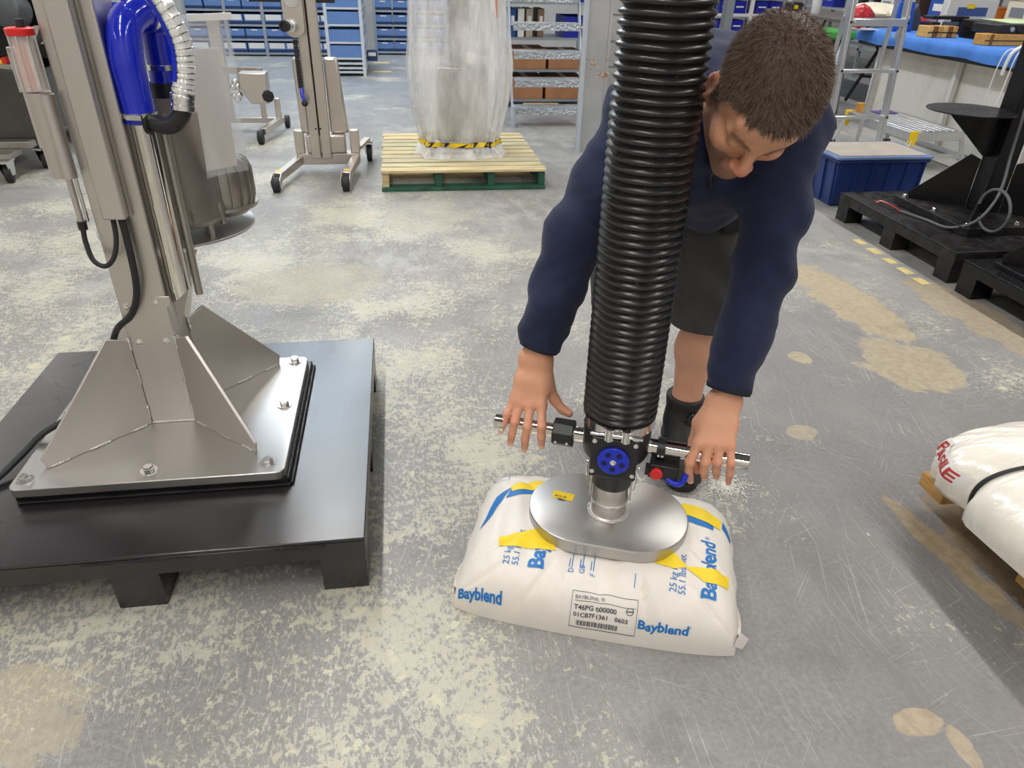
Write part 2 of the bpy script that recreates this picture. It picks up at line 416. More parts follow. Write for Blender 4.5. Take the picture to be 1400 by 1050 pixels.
def gusset(a, b, zb, ht, t, m, th=.008, tip=.028, flat=.05, welds=True):
    """upright triangular plate from the column corner a to the outer end b"""
    a = Vector((a[0], a[1], 0)); b = Vector((b[0], b[1], 0)); d = (b - a).normalized(); nrm = Vector((-d.y, d.x, 0)) * th
    L = (b - a).length
    P = [a, b, b + d * .006 + Vector((0, 0, tip)), a + d * min(flat, L * .35) + Vector((0, 0, ht)), a + Vector((0, 0, ht - .02))]
    P = [p + Vector((0, 0, zb)) - nrm / 2 for p in P]
    o = MB().prism(P, nrm).build('gusset', m, t, bevel=.0012)
    if welds:
        for f0, f1 in ((.05, .22), (.42, .62), (.8, .97)):
            for sgn in (-1, 1):
                q = a.lerp(b, f0) + nrm * .5 * sgn + Vector((0, 0, zb + .002)); r = a.lerp(b, f1) + nrm * .5 * sgn + Vector((0, 0, zb + .002))
                MB().tube([q.lerp(r, i / 14) for i in range(15)], [.0028 + .0012 * (i % 2) for i in range(15)], 6).build('weld', M_WELD, o)
        for f0, f1 in ((.08, .22), (.45, .62), (.82, .95)):
            for sgn in (-1, 1):
                q = a + nrm * .5 * sgn + d * .001 + Vector((0, 0, zb + ht * f0)); r = q + Vector((0, 0, ht * (f1 - f0)))
                MB().tube([q.lerp(r, i / 14) for i in range(15)], [.0026 + .0012 * (i % 2) for i in range(15)], 6).build('weld', M_WELD, o)
    return o

# ------------------------------------------------------------ stainless column machine on the left pallet
cx, cy = -.63, 1.705
T = thing('vacuum_pump_column', 'stainless steel column machine with blue elbow hoses, bolted onto a black pallet', 'machine', (cx, cy, .15))
MB().box(-.922, -.312, 1.408, 1.988, .1502, .172).build('pad', M_BLK, T, bevel=.003)
b = MB()
for (ax, ay, bx_, by_) in ((-.915, 1.405, -.315, 1.405), (-.309, 1.412, -.309, 1.985)):
    k = 90
    for i in range(k + 1):
        f = i / k; b.ball((ax + (bx_ - ax) * f, ay + (by_ - ay) * f, .1548), (.006, .005, .004), 6, 4)
b.build('weld_seam', M_BLKW, T)
def rrect(x0, x1, y0, y1, r, k=6):
    out = []
    for (qx, qy, a0) in ((x1 - r, y1 - r, 0), (x0 + r, y1 - r, PI / 2), (x0 + r, y0 + r, PI), (x1 - r, y0 + r, 1.5 * PI)):
        for i in range(k + 1):
            a = a0 + PI / 2 * i / k; out.append((qx + r * math.cos(a), qy + r * math.sin(a)))
    return out
MB().prism([(x, y, .1722) for x, y in rrect(-.93, -.32, 1.40, 1.975, .022)], (0, 0, .0228)).build('base_plate', M_STP, T, bevel=.002)
zb = .195
for q in ((-.902, 1.435), (-.634, 1.44), (-.362, 1.44), (-.356, 1.70), (-.356, 1.945), (-.634, 1.945), (-.902, 1.945), (-.902, 1.70)): bolt((q[0], q[1], zb), T)
c0, c1, r0, r1 = -.685, -.575, 1.65, 1.76
MB().box(c0, c1, r0, r1, zb, 1.75).build('column', M_ST, T, bevel=.004)
gusset((c0, r0), (-.872, 1.478), zb, .262, T, M_ST); gusset((c1, r0), (-.398, 1.49), zb, .262, T, M_ST)
gusset((c1, r1), (-.402, 1.935), zb, .262, T, M_ST); gusset((c0, r1), (-.872, 1.935), zb, .262, T, M_ST)
b = MB()
for (ax, ay, bx_, by_) in ((c0, r0, c1, r0), (c1, r0, c1, r1)):
    for i in range(30): f = i / 29; b.ball((ax + (bx_ - ax) * f, ay + (by_ - ay) * f, zb + .002), (.004, .004, .003), 6, 4)
b.build('weld', M_WELD, T)
# cable duct cover and side channel on the column face
MB().box(-.652, -.604, 1.612, r0, .745, 1.75).build('cable_cover', M_ST, T, bevel=.004)
MB().box(-.6035, -.5985, 1.638, r0, .745, 1.75).build('cover_lip', M_STD, T)
for q in ((-.667, .525), (-.598, .535), (-.660, .43), (-.598, .43)):
    MB().lathe([(.0085, 0), (.0085, .0015), (.0055, .002), (.005, .006), (0, .007)], (q[0], r0, q[1]), (0, -1, 0), 14).build('screw', M_CHR, T)
o = MB().box(-.607, -.566, r0 - .003, r0, .522, .548).build('pipe_strap', M_ST, T, bevel=.003)
# polished riser pipe beside the column
px_, py_, pr_ = -.546, 1.678, .025
b = MB(); seg = 32; base = []
for k in range(seg):
    a = 2 * PI * k / seg; base.append((px_ + pr_ * math.cos(a), py_ + pr_ * math.sin(a), .52 + .02 * (math.cos(a) + 1)))
top = [(p[0], p[1], .955) for p in base]
b.add(base + top, [tuple(range(seg))[::-1], tuple(range(seg, 2 * seg))] + [(k, (k + 1) % seg, seg + (k + 1) % seg, seg + k) for k in range(seg)])
b.build('riser_pipe', M_POL, T)
MB().cyl((-.512, 1.70, .53), (-.512, 1.70, .95), .009).build('return_pipe', M_STD, T)
# blue silicone elbow and its clamps
path = bez([(px_, py_, .935), (px_ + .000, py_, .99), (px_ + .0, py_ - .002, 1.06), (px_ + .006, py_ + .012, 1.115), (px_ + .022, py_ + .045, 1.138), (px_ + .036, py_ + .075, 1.138)], 40)
HO = MB().tube(path, [.0315 + .002 * math.sin(i / len(path) * PI) for i in range(len(path))], 28).build('elbow_hose', M_BLU, T)
path2 = bez([(px_ + .03, py_ + .06, 1.138), (px_ + .042, py_ + .10, 1.135), (px_ + .036, py_ + .125, 1.11), (px_ + .032, py_ + .13, 1.05), (px_ + .030, py_ + .13, .985)], 40)
MB().tube(path2, .034, 28).build('elbow_hose', M_BLU, T)
MB().tube(bez([(px_ + .05, py_ + .12, 1.11), (px_ + .0, py_ + .13, 1.125), (px_ - .06, py_ + .135, 1.125)], 16), .029, 24).build('elbow_hose', M_BLU, T)
def clamp(c, ax, r, t, w=.011):
    o = MB().lathe([(r + .0005, -w / 2), (r + .0025, -w / 2), (r + .0025, w / 2), (r + .0005, w / 2)], c, ax, 32).build('hose_clamp', M_CHR, t)
    A = Vector(ax).normalized(); s_ = A.cross(Vector((.2, 1, .1))).normalized(); q = Vector(c) + Vector((0, -1, 0)).cross(A).cross(A) * 0
    nrm = (Vector((0, -1, .2)) - A * A.dot(Vector((0, -1, .2)))).normalized(); p = Vector(c) + nrm * (r + .006)
    MB().bar(p - s_ * .016, p + s_ * .016, .01, .008, nrm).build('screw_housing', M_CHR, o)
clamp((px_, py_, .952), (0, 0, 1), .0325, T); clamp((px_ + .034, py_ + .066, 1.138), (.35, .93, 0), .0335, T); clamp((px_ + .031, py_ + .13, 1.03), (0, 0, 1), .034, T)
MB().lathe([(.038, 0), (.038, .03)], (px_ + .030, py_ + .13, .968), seg=28).build('inlet_collar', M_PLB, T)
# wire-wound clear hose with printed strip, metal sleeve and black elbow
m_clear = mat('clear_wire_hose', (.82, .82, .80, 1), .18, .35, bump=.0, var=.1, vscale=30)
hp = bez([(-.58, 1.66, 1.32), (-.52, 1.66, 1.25), (-.462, 1.665, 1.175), (-.434, 1.665, 1.10), (-.434, 1.66, 1.04), (-.446, 1.65, .99)], 60)
rad = [.0215 + .0011 * math.sin(i * 1.9) for i in range(len(hp))]
SH = MB().tube(hp, rad, 22).build('spiral_hose', m_clear, T)
for i in range(0, len(hp) - 1, 2):
    pass
b = MB(); turns = 26; hel = []
for i in range(turns * 12):
    f = i / (turns * 12 - 1) * (len(hp) - 1); k = min(int(f), len(hp) - 2); p = hp[k].lerp(hp[k + 1], f - k); tg = (hp[k + 1] - hp[k]).normalized()
    u = tg.cross(Vector((0, 1, 0))).normalized(); w = tg.cross(u); a = i / 12 * 2 * PI
    hel.append(p + (u * math.cos(a) + w * math.sin(a)) * .0215)
b.tube(hel, .0016, 5).build('wire_helix', M_CHR, SH)
strip = MB(); idx = [i for i in range(10, len(hp) - 6)]
for i in idx:
    tg = (hp[i + 1] - hp[i - 1]).normalized(); nr = Vector((-.55, -.75, .2)); nr = (nr - tg * nr.dot(tg)).normalized(); sd = tg.cross(nr)
    for e in (-1, 1): strip.v.append(tuple(hp[i] + nr * .0238 + sd * e * .0055))
strip.f = [(2 * i, 2 * i + 1, 2 * i + 3, 2 * i + 2) for i in range(len(idx) - 1) if (i // 7) % 8 != 7]
strip.build('printed_strip', M_BLP, SH)
MB().lathe([(.0225, 0), (.0255, .002), (.0255, .012), (.0245, .013), (.0245, .022), (.0255, .023), (.0255, .034), (.023, .036)], (-.449, 1.652, .962), (.12, .12, 1), 26).build('hose_sleeve', M_CHR, T)
ep = bez([(-.449, 1.651, .975), (-.455, 1.65, .955), (-.475, 1.652, .937), (-.50, 1.66, .933), (-.525, 1.668, .938)], 24)
MB().tube(ep, .0185, 20).build('elbow_fitting', M_PLB, T)
MB().lathe([(.026, 0), (.026, .008)], (-.521, 1.668, .937), (-1, .25, .1), 24).build('elbow_flange', M_PLB, T)
# blower housing standing on the round shelf
tk = (-.575, 1.915)
def oct_(r, ph=.2, n=8): return [(tk[0] + r * math.cos(ph + 2 * PI * k / n), tk[1] + r * math.sin(ph + 2 * PI * k / n)) for k in range(n)]
b = MB(); rings = [(.085, 1.0), (.098, .99), (.101, .9), (.108, .70), (.112, .665), (.104, .65)]
n16 = 16
for r_, z_ in rings:
    for k in range(n16):
        rr_ = r_ * (1.0 if k % 2 else .965); a = .1 + 2 * PI * k / n16; b.v.append((tk[0] + rr_ * math.cos(a), tk[1] + rr_ * math.sin(a), z_))
for i in range(len(rings) - 1):
    for k in range(n16): b.f.append((i * n16 + k, i * n16 + (k + 1) % n16, (i + 1) * n16 + (k + 1) % n16, (i + 1) * n16 + k))
b.f.append(tuple(range(n16))); b.f.append(tuple((len(rings) - 1) * n16 + k for k in range(n16))[::-1])
TK = b.build('blower_housing', M_STD, T, bevel=.003, angle=30)
for k in range(8):
    a = .1 + 2 * PI * (k * 2 + 1) / n16
    MB().cyl((tk[0] + .106 * math.cos(a), tk[1] + .106 * math.sin(a), .66), (tk[0] + .108 * math.cos(a), tk[1] + .108 * math.sin(a), .70), .006, 8).build('lug', M_STD, TK)
MB().cyl((-.475, 1.90, .64), (-.478, 1.90, .86), .007, 10).build('tie_rod', M_STD, TK)
MB().cyl((-.56, 1.83, .6255), (-.56, 1.83, .66), .012, 12).build('stand_off', M_STD, T)
MB().cyl((-.50, 1.86, .6255), (-.50, 1.86, .66), .010, 12).build('stand_off', M_STD, T)
# ribbed motor bell behind it
b = MB(); mc = (-.49, 2.0); prof = [(.0, .80), (.045, .80), (.068, .785), (.08, .755), (.083, .70), (.078, .665), (.066, .645), (0, .643)]
b.lathe(prof, (mc[0], mc[1], 0), seg=40).build('motor_bell', M_STD, T)
for k in range(18):
    a = 2 * PI * k / 18
    MB().prism([(mc[0] + r_ * math.cos(a) - .002 * math.sin(a), mc[1] + r_ * math.sin(a) + .002 * math.cos(a), z_) for r_, z_ in ((.06, .79), (.078, .782), (.0885, .755), (.0895, .69), (.08, .66), (.06, .655))], (.004 * math.sin(a), -.004 * math.cos(a), 0)).build('cooling_fin', M_STD, T)
MB().lathe([(.088, .66), (.09, .662), (.09, .67), (.084, .672)], (mc[0], mc[1], 0), seg=40).build('motor_flange', M_STD, T)
# round shelf with its bracket
MB().lathe([(.195, 0), (.195, .006)], (-.605, 1.958, .6195), seg=72).build('round_shelf', M_STP, T, bevel=.001)
MB().prism([(-.585, r1, .619), (-.585, 2.06, .619), (-.585, r1, .40)], (.008, 0, 0)).build('shelf_bracket', M_ST, T)
MB().prism([(-.655, r1, .619), (-.655, 2.06, .619), (-.655, r1, .40)], (.008, 0, 0)).build('shelf_bracket', M_ST, T)
MB().prism([(c1, 1.70, .619), (-.515, 1.76, .619), (c1, 1.70, .44)], (0, .008, 0)).build('shelf_bracket', M_ST, T)
# filter bowls and air tubes on the left face
m_pc = mat('clear_bowl', (.95, .93, .92, 1), .08, 0, alpha=.35, spec=.8)
m_orange = mat('orange_element', rgb(214, 120, 84), .6)
m_cream = mat('cream_element', rgb(206, 196, 182), .6)
for (x, y, z0, z1, r, ce, lid) in ((-.712, 1.63, 1.006, 1.105, .0225, m_orange, True), (-.738, 1.66, 1.0, 1.075, .018, m_cream, False)):
    BW = MB().lathe([(r * .95, z0), (r, z0 + .008), (r, z1)], (x, y, 0), seg=24).build('filter_bowl', m_pc, T)
    MB().lathe([(r * .55, z0 + .004), (r * .55, z1 - .01)], (x - .004, y, 0), seg=16).build('filter_element', ce, BW)
    MB().lathe([(r * .3, z0 + .004), (r * .3, z1 - .01)], (x + .012, y - .006, 0), seg=10).build('filter_element', m_cream, BW)
    for k in range(8):
        a = 2 * PI * k / 8; MB().cyl((x + r * 1.05 * math.cos(a), y + r * 1.05 * math.sin(a), z0), (x + r * 1.05 * math.cos(a), y + r * 1.05 * math.sin(a), z1), .0018, 6).build('tie_bar', M_CHR, BW)
    if lid:
        MB().lathe([(r * 1.12, z1), (r * 1.12, z1 + .012), (r * .9, z1 + .014)], (x, y, 0), seg=24).build('cap', M_RED, BW)
        MB().lathe([(r * .4, z1 + .014), (r * .35, z1 + .028)], (x + .005, y - .002, 0), seg=12).build('port', M_PLB, BW)
    else: MB().lathe([(r * 1.1, z1), (r * 1.1, z1 + .006)], (x, y, 0), seg=24).build('cap', M_STD, BW)
MB().lathe([(.0235, 1.003), (.0235, .995), (.022, .992), (.0215, .84), (.019, .836)], (-.712, 1.63, 0), seg=28).build('air_cylinder', M_ST, T)
MB().lathe([(.0155, .835), (.0155, 1.0)], (-.697, 1.625, 0), seg=20).build('air_cylinder', M_ST, T)
MB().box(-.748, -.734, 1.645, 1.66, .89, 1.0).build('air_strip', M_ST, T, bevel=.002)
MB().cyl((-.706, 1.638, .735), (-.706, 1.638, .85), .0065, 12).build('air_pipe', M_ST, T)
MB().cyl((-.694, 1.642, .735), (-.694, 1.642, .85), .004, 10).build('air_pipe', M_CHR, T)
MB().lathe([(.0095, .718), (.0095, .737)], (-.706, 1.638, 0), seg=14).build('cable_gland', M_PLB, T)
# cables
MB().tube(bez([(-.706, 1.636, .722), (-.706, 1.630, .69), (-.695, 1.615, .655), (-.672, 1.610, .642), (-.650, 1.612, .66), (-.638, 1.622, .70), (-.636, 1.63, .752)], 50), .0055, 10).build('cable', M_RUB, T)
MB().tube(bez([(-.620, 1.632, .752), (-.618, 1.628, .70), (-.622, 1.626, .60), (-.636, 1.630, .545), (-.660, 1.636, .505), (-.692, 1.648, .478), (-.722, 1.675, .44), (-.775, 1.70, .34), (-.85, 1.655, .245), (-.925, 1.60, .212), (-.96, 1.56, .185), (-1.0, 1.49, .162), (-1.05, 1.40, .159), (-1.10, 1.28, .159)], 110), .0078, 12).build('cable', M_RUB, T)
# clear pouch of papers hung behind the hose
m_pouch = mat('clear_pouch', (.85, .88, .92, 1), .12, 0, alpha=.2, bump=.004, bscale=12, spec=.9)
PO = thing('document_pouch', 'clear plastic pouch of papers hung on the stainless column machine', 'pouch', (-.44, 1.95, .78))
b = MB(); nu, nv = 10, 20
for j in range(nv + 1):
    for i in range(nu + 1):
        u, v = i / nu, j / nv
        b.v.append((-.463 + .085 * u + .0 * v - .012 * (1 - v), 1.83 + .075 * u + .012 * math.sin(v * 7 + u * 3), .775 + .355 * v))
b.f = [(j * (nu + 1) + i, j * (nu + 1) + i + 1, (j + 1) * (nu + 1) + i + 1, (j + 1) * (nu + 1) + i) for j in range(nv) for i in range(nu)]
o = b.build('pouch', m_pouch, PO); so = o.modifiers.new('solid', 'SOLIDIFY'); so.thickness = .0012
MB().bar((-.45, 1.826, 1.125), (-.372, 1.90, 1.125), .006, .014).build('zip_seal', M_WHT, PO)
m_paper = mat('paper_pages', rgb(206, 196, 186), .6)
MB().prism([(-.478, 1.846, .79), (-.416, 1.902, .79), (-.412, 1.902, 1.06), (-.468, 1.846, 1.06)], (.002, -.004, 0)).build('papers', m_paper, PO)

# ------------------------------------------------------------ black column machines on the right pallets
K = thing('column_stand', 'gloss black column stand with a round side shelf and grey cable loop', 'machine', (2.96, 3.245, .15))
MB().prism([(x, y, .1503) for x, y in rrect(2.655, 3.265, 2.955, 3.535, .02)], (0, 0, .04)).build('base_plate', M_BLKW, K, bevel=.002)
MB().box(2.905, 3.015, 3.19, 3.30, .1905, 1.75).build('column', M_BLK, K, bevel=.004)
for a, q in (((2.905, 3.30), (2.705, 3.485)), ((2.905, 3.19), (2.705, 3.005)), ((3.015, 3.30), (3.215, 3.485)), ((3.015, 3.19), (3.215, 3.005))): gusset(a, q, .1905, .262, K, M_BLK, welds=False)
for q in ((2.69, 3.0), (2.69, 3.245), (2.69, 3.49), (2.96, 3.0)): bolt((q[0], q[1], .1905), K)
MB().lathe([(.195, 0), (.195, .006)], (2.71, 3.245, .675), seg=64).build('round_shelf', M_BLK, K, bevel=.001)
MB().prism([(2.904, 3.24, .6745), (2.59, 3.24, .6745), (2.86, 3.24, .46), (2.904, 3.24, .46)], (0, .008, 0)).build('shelf_bracket', M_BLK, K)
m_gc = mat('grey_cable', rgb(96, 98, 100), .5)
MB().tube(bez([(2.885, 3.13, .95), (2.885, 3.12, .7), (2.88, 3.10, .5), (2.84, 3.04, .38), (2.78, 2.99, .30), (2.70, 2.97, .22), (2.64, 3.05, .165), (2.62, 3.2, .158), (2.58, 3.34, .158)], 60), .007, 10).build('cable', m_gc, K)
loop = [(2.74 + .012 * math.cos(a), 2.93 + .11 * math.cos(a), .285 + .095 * math.sin(a)) for a in np.linspace(0, 5.6, 40)]
MB().tube(loop, .007, 10).build('cable', m_gc, K)
for k, m_ in enumerate((M_RED, M_WHT, M_RED)):
    MB().tube(bez([(2.58, 3.34, .158), (2.565, 3.40 + .02 * k, .17), (2.55, 3.47 + .01 * k, .172), (2.545, 3.53 - .02 * k, .158)], 16), .003, 6).build('wire_end', m_, K)

K2 = thing('gusset_stand', 'black stand with a big sloping gusset on the pallet next to the disc stand', 'machine', (2.94, 2.19, .15))
MB().prism([(x, y, .1503) for x, y in rrect(2.52, 3.36, 1.78, 2.60, .02)], (0, 0, .02)).build('base_plate', M_BLK, K2, bevel=.002)
MB().box(2.86, 3.02, 2.11, 2.27, .1705, 1.75).build('column', M_BLK, K2, bevel=.004)
gusset((2.86, 2.27), (2.545, 2.575), .1705, .42, K2, M_BLK, th=.012, tip=.03, flat=.09, welds=False)
gusset((2.86, 2.11), (2.545, 1.81), .1705, .42, K2, M_BLK, th=.012, welds=False)
gusset((3.02, 2.27), (3.33, 2.575), .1705, .42, K2, M_BLK, th=.012, welds=False)
# ------------------------------------------------------------ filled sack: one sheet function, used for the skin and for its print
BAG_C = (.411, 1.197); BAG_R = math.radians(-19.5); BAG_L, BAG_W, BAG_H = .305, .213, .142
LEN_C = .42
def _cr(s0, t0, s1, t1, dep, w):
    L = math.hypot(s1 - s0, t1 - t0); return (s0, t0, (s1 - s0) / L, (t1 - t0) / L, dep, w)
CREASES = [_cr(-.30, .36, -.52, .05, -.010, .012), _cr(-.20, .33, -.24, .05, -.008, .010), _cr(.28, .36, .40, .04, -.012, .014), _cr(.33, .36, .50, .06, .008, .012), _cr(-.55, .44, -.92, .30, -.008, .010),
    _cr(.55, .50, .93, .40, -.008, .010), _cr(-.5, .58, -.9, .72, -.008, .012), _cr(.02, .35, .05, .04, -.006, .009), _cr(.62, .34, .95, .12, -.010, .014), _cr(-.62, .30, -.95, .12, -.010, .014)]
def bag_pt(s, t, off=0.0):
    """s along the length -1..1, t across 0 (front floor edge) .. 1 (back floor edge)"""
    th = PI * t; e = 2 / 3.0
    a = min(1.0, abs(s)); fh = max(0.0, 1 - a ** 7) ** .42; fw_ = 1 - .07 * a ** 6
    c, q = math.cos(th), math.sin(th)
    y = -math.copysign(abs(c) ** e, c) * BAG_W * fw_ * (1 + .02 * math.cos(s * 2.2))
    z = abs(q) ** e * BAG_H * (.10 + .90 * fh)
    x = s * BAG_L * (1 + .02 * q)
    wr = abs(q) ** .7 * (1 - a ** 10)
    z += wr * (.0030 * math.sin(9 * s + 5 * t) * math.sin(4 * t * PI + 2 * s) + .0016 * math.sin(23 * s - 11 * t + 1.5 * math.sin(7 * t)) + .0011 * math.sin(40 * s + 16 * t))
    z -= .012 * math.exp(-((s * BAG_L - .01) / .17) ** 4 - ((y - .0) / .13) ** 4) * q      # pressed flat under the suction plate
    for (s0, t0, ds, dt, dep, w) in CREASES:                       # sharp pulls in the paper
        u = (s - s0) * dt - (t - t0) * ds; l = (s - s0) * ds + (t - t0) * dt
        if 0 < l < 1.0 and abs(u) < 4 * w: z += wr * dep * math.exp(-(u / w) ** 2) * math.sin(PI * min(1, l / LEN_C)) ** .6 if l < LEN_C else 0
    if off:
        h = 1e-3
        p = Vector(bag_pt(s, t)); d1 = Vector(bag_pt(min(s + h, 1), t)) - Vector(bag_pt(max(s - h, -1), t)); d2 = Vector(bag_pt(s, min(1, t + h))) - Vector(bag_pt(s, max(0, t - h)))
        nrm = d1.cross(d2)
        if nrm.length > 0: nrm.normalize()
        return tuple(p + nrm * off)
    return (x, y, max(0.0005, z))
BG = thing('pellet_sack', 'full white paper sack printed in blue and yellow, lying under the suction plate', 'sack', (BAG_C[0], BAG_C[1], 0), BAG_R)
m_sack = mat('white_sack_paper', rgb(222, 216, 207), .45, bump=.006, bscale=7, var=.03, vscale=14)
b = MB(); NS, NTT = 150, 110
for i in range(NS + 1):
    for j in range(NTT + 1): b.v.append(bag_pt(math.sin(PI / 2 * (-1 + 2 * i / NS)), j / NTT))
w_ = NTT + 1
b.f = [(i * w_ + j, (i + 1) * w_ + j, (i + 1) * w_ + j + 1, i * w_ + j + 1) for i in range(NS) for j in range(NTT)]
b.f += [tuple(range(w_))[::-1], tuple(NS * w_ + j for j in range(w_))]
b.f.append(tuple([i * w_ for i in range(NS + 1)] + [i * w_ + NTT for i in range(NS, -1, -1)]))
b.build('sack_skin', m_sack, BG, local=True, angle=70)
# folded end flaps at the corners
def flap(pts, d=(0, 0, .002)): return MB().prism(pts, d).build('end_flap', m_sack, BG, local=True, bevel=.0006)
for s_, y0_, y1_ in ((-1, -.17, .17), (1, -.17, .17)):
    b = MB(); k = 14
    for i in range(k + 1):
        y = y0_ + (y1_ - y0_) * i / k
        b.v += [(s_ * (BAG_L - .012), y, .022), (s_ * (BAG_L + .008 + .003 * math.sin(i * 1.3)), y, .040 + .004 * math.sin(i * .9)), (s_ * (BAG_L + .006), y, .006)]
    b.f = [(3 * i, 3 * i + 3, 3 * i + 4, 3 * i + 1) for i in range(k)] + [(3 * i + 1, 3 * i + 4, 3 * i + 5, 3 * i + 2) for i in range(k)]
    o = b.build('end_flap', m_sack, BG, local=True); so = o.modifiers.new('solid', 'SOLIDIFY'); so.thickness = .0015
flap([(-BAG_L - .002, -.185, .028), (-BAG_L - .022, -.182, .006), (-BAG_L + .01, -.195, .004), (-BAG_L + .012, -.192, .03)])
flap([(BAG_L + .002, -.185, .06), (BAG_L + .024, -.18, .038), (BAG_L + .014, -.192, .018), (BAG_L - .006, -.198, .03)])
m_pblue = mat('sack_blue_ink', rgb(24, 112, 184), .5); m_pdark = mat('sack_dark_ink', rgb(70, 70, 78), .55); m_pyel = mat('sack_yellow_ink', rgb(238, 206, 40), .5)
def dpdt(s, t): return (Vector(bag_pt(s, min(1, t + .01))) - Vector(bag_pt(s, max(0, t - .01)))).length / (min(1, t + .01) - max(0, t - .01))
OFF = .0014
def arc_table(s0):
    ts = [i / 300 for i in range(301)]; d = [0.0]
    for i in range(300): d.append(d[-1] + (Vector(bag_pt(s0, ts[i + 1])) - Vector(bag_pt(s0, ts[i]))).length)
    return ts, d
def printed(txt, size, s0, t0, mode, m, bold=0.0, sp=1.0):
    v, f = text_mesh(txt, size, bold, sp); ts, d = arc_table(s0); b = MB(); d0 = float(np.interp(t0, ts, d))
    for x, y in v:
        if mode == 'h': s, e = s0 + x / BAG_L, y
        else: s, e = s0 - y / BAG_L, x
        t = float(np.interp(d0 + e, d, ts))
        b.v.append(bag_pt(max(-.995, min(.995, s)), max(.004, min(.996, t)), OFF))
    b.f = f; return b.build('lettering', m, BG, local=True, smooth=False)
def patch(pts, m, name='stripe', n=22):
    """four-sided patch of print given by its corners in sheet coordinates"""
    b = MB(); a, c, d, e = [Vector((p[0], p[1])) for p in pts]
    for i in range(n + 1):
        for j in range(n + 1):
            q = a.lerp(c, i / n).lerp(e.lerp(d, i / n), j / n); b.v.append(bag_pt(q.x, q.y, OFF * (1.35 if m is m_pyel else .8)))
    b.f = [(i * (n + 1) + j, (i + 1) * (n + 1) + j, (i + 1) * (n + 1) + j + 1, i * (n + 1) + j + 1) for i in range(n) for j in range(n)]
    return b.build(name, m, BG, local=True)
# yellow and blue curved bands
patch([(-.758, .596), (-.733, .562), (-.52, .585), (-.48, .68)], m_pyel)
patch([(-.90, .455), (-.792, .517), (-.742, .592), (-.845, .545)], m_pblue); patch([(-.765, .530), (-.55, .562), (-.55, .585), (-.742, .59)], m_pblue)
patch([(-.71, .367), (-.30, .385), (-.38, .475), (-.728, .410)], m_pyel)
patch([(.50, .562), (.867, .546), (.883, .602), (.60, .645)], m_pyel); patch([(.50, .529), (.808, .529), (.817, .556), (.50, .556)], m_pblue); patch([(.883, .560), (.95, .535), (.962, .560), (.895, .605)], m_pblue)
patch([(.36, .412), (.52, .385), (.612, .408), (.50, .462)], m_pyel); patch([(.60, .404), (.725, .350), (.90, .362), (.908, .421)], m_pyel)
# lettering
printed('Bayblend', .046, -.375, .285, 'v', m_pblue, .0016)
printed('Bayblend', .044, .812, .278, 'v', m_pblue, .0012); printed('®', .014, .775, .50, 'v', m_pblue)
printed('Bayblend', .028, -.965, .070, 'h', m_pblue, .0009); printed('®', .010, -.655, .095, 'h', m_pblue)
printed('Bayblend', .029, .315, .072, 'h', m_pblue, .0009); printed('®', .010, .645, .105, 'h', m_pblue)
printed('25 kg net', .0205, -.615, .283, 'v', m_pblue); printed('55.1 lbs net', .0205, -.55, .283, 'v', m_pblue)
printed('25 kg net', .0215, .545, .278, 'v', m_pblue); printed('55.1 lbs net', .0215, .605, .272, 'v', m_pblue)
for i, w in enumerate(('D', 'GB', 'F')): printed(w, .016, -.16 + .075 * i, .297, 'v', m_pblue); patch([(-.178 + .075 * i, .325), (-.172 + .075 * i, .325), (-.172 + .075 * i, .40), (-.178 + .075 * i, .40)], m_pblue, 'fine_print', 3); patch([(-.196 + .075 * i, .325), (-.190 + .075 * i, .325), (-.190 + .075 * i, .37), (-.196 + .075 * i, .37)], m_pblue, 'fine_print', 3)
patch([(.262, .27), (.267, .27), (.267, .34), (.262, .34)], m_pblue, 'fine_print', 3)
printed('BAYBLEND ®', .0105, -.125, .178, 'h', m_pdark); printed('T46PG 000000', .0145, -.125, .123, 'h', m_pdark, .0003); printed('01CB7F1361   0603', .0135, -.125, .086, 'h', m_pdark, .0003, 1.05)
x = -.10; k = 0
while x < .185:
    wd_ = (.004, .007, .003, .009, .005)[k % 5]; patch([(x, .042), (x + wd_, .042), (x + wd_, .066), (x, .066)], m_pdark, 'barcode_bar', 2); x += wd_ + (.004, .003, .006, .004)[k % 4]; k += 1
for (a, c) in (((-.145, .212), (.30, .212)), ((.30, .212), (.305, .03)), ((-.15, .03), (-.145, .212)), ((-.15, .03), (.305, .03)), ((-.125, .166), (.29, .166))):
    d = .0028
    if abs(a[0] - c[0]) > .1: patch([(a[0], a[1]), (c[0], c[1]), (c[0], c[1] + d * 1.0), (a[0], a[1] + d)], m_pdark, 'label_line', 12)
    else: patch([(a[0], a[1]), (a[0] + d, a[1]), (c[0] + d, c[1]), (c[0], c[1])], m_pdark, 'label_line', 8)
def ring(s0, t0, r, m, wdt=.0014, bar=True):
    k = dpdt(s0, t0); b = MB(); nn = 28
    for i in range(nn):
        a = 2 * PI * i / nn
        for q in (r, r - wdt): b.v.append(bag_pt(s0 + q * math.cos(a) / BAG_L, t0 + q * math.sin(a) / k, OFF))
    b.f = [(2 * i, 2 * ((i + 1) % nn), 2 * ((i + 1) % nn) + 1, 2 * i + 1) for i in range(nn)]
    b.build('printed_ring', m, BG, local=True)
    if bar: patch([(s0 - r * .8 / BAG_L, t0 - .0012 / k), (s0 + r * .8 / BAG_L, t0 - .0012 / k), (s0 + r * .8 / BAG_L, t0 + .0012 / k), (s0 - r * .8 / BAG_L, t0 + .0012 / k)], m, 'printed_ring', 3)
ring(.255, .150, .008, m_pdark); ring(-.86, .70, .018, m_pblue, bar=False); printed('1', .022, -.845, .685, 'v', m_pblue)

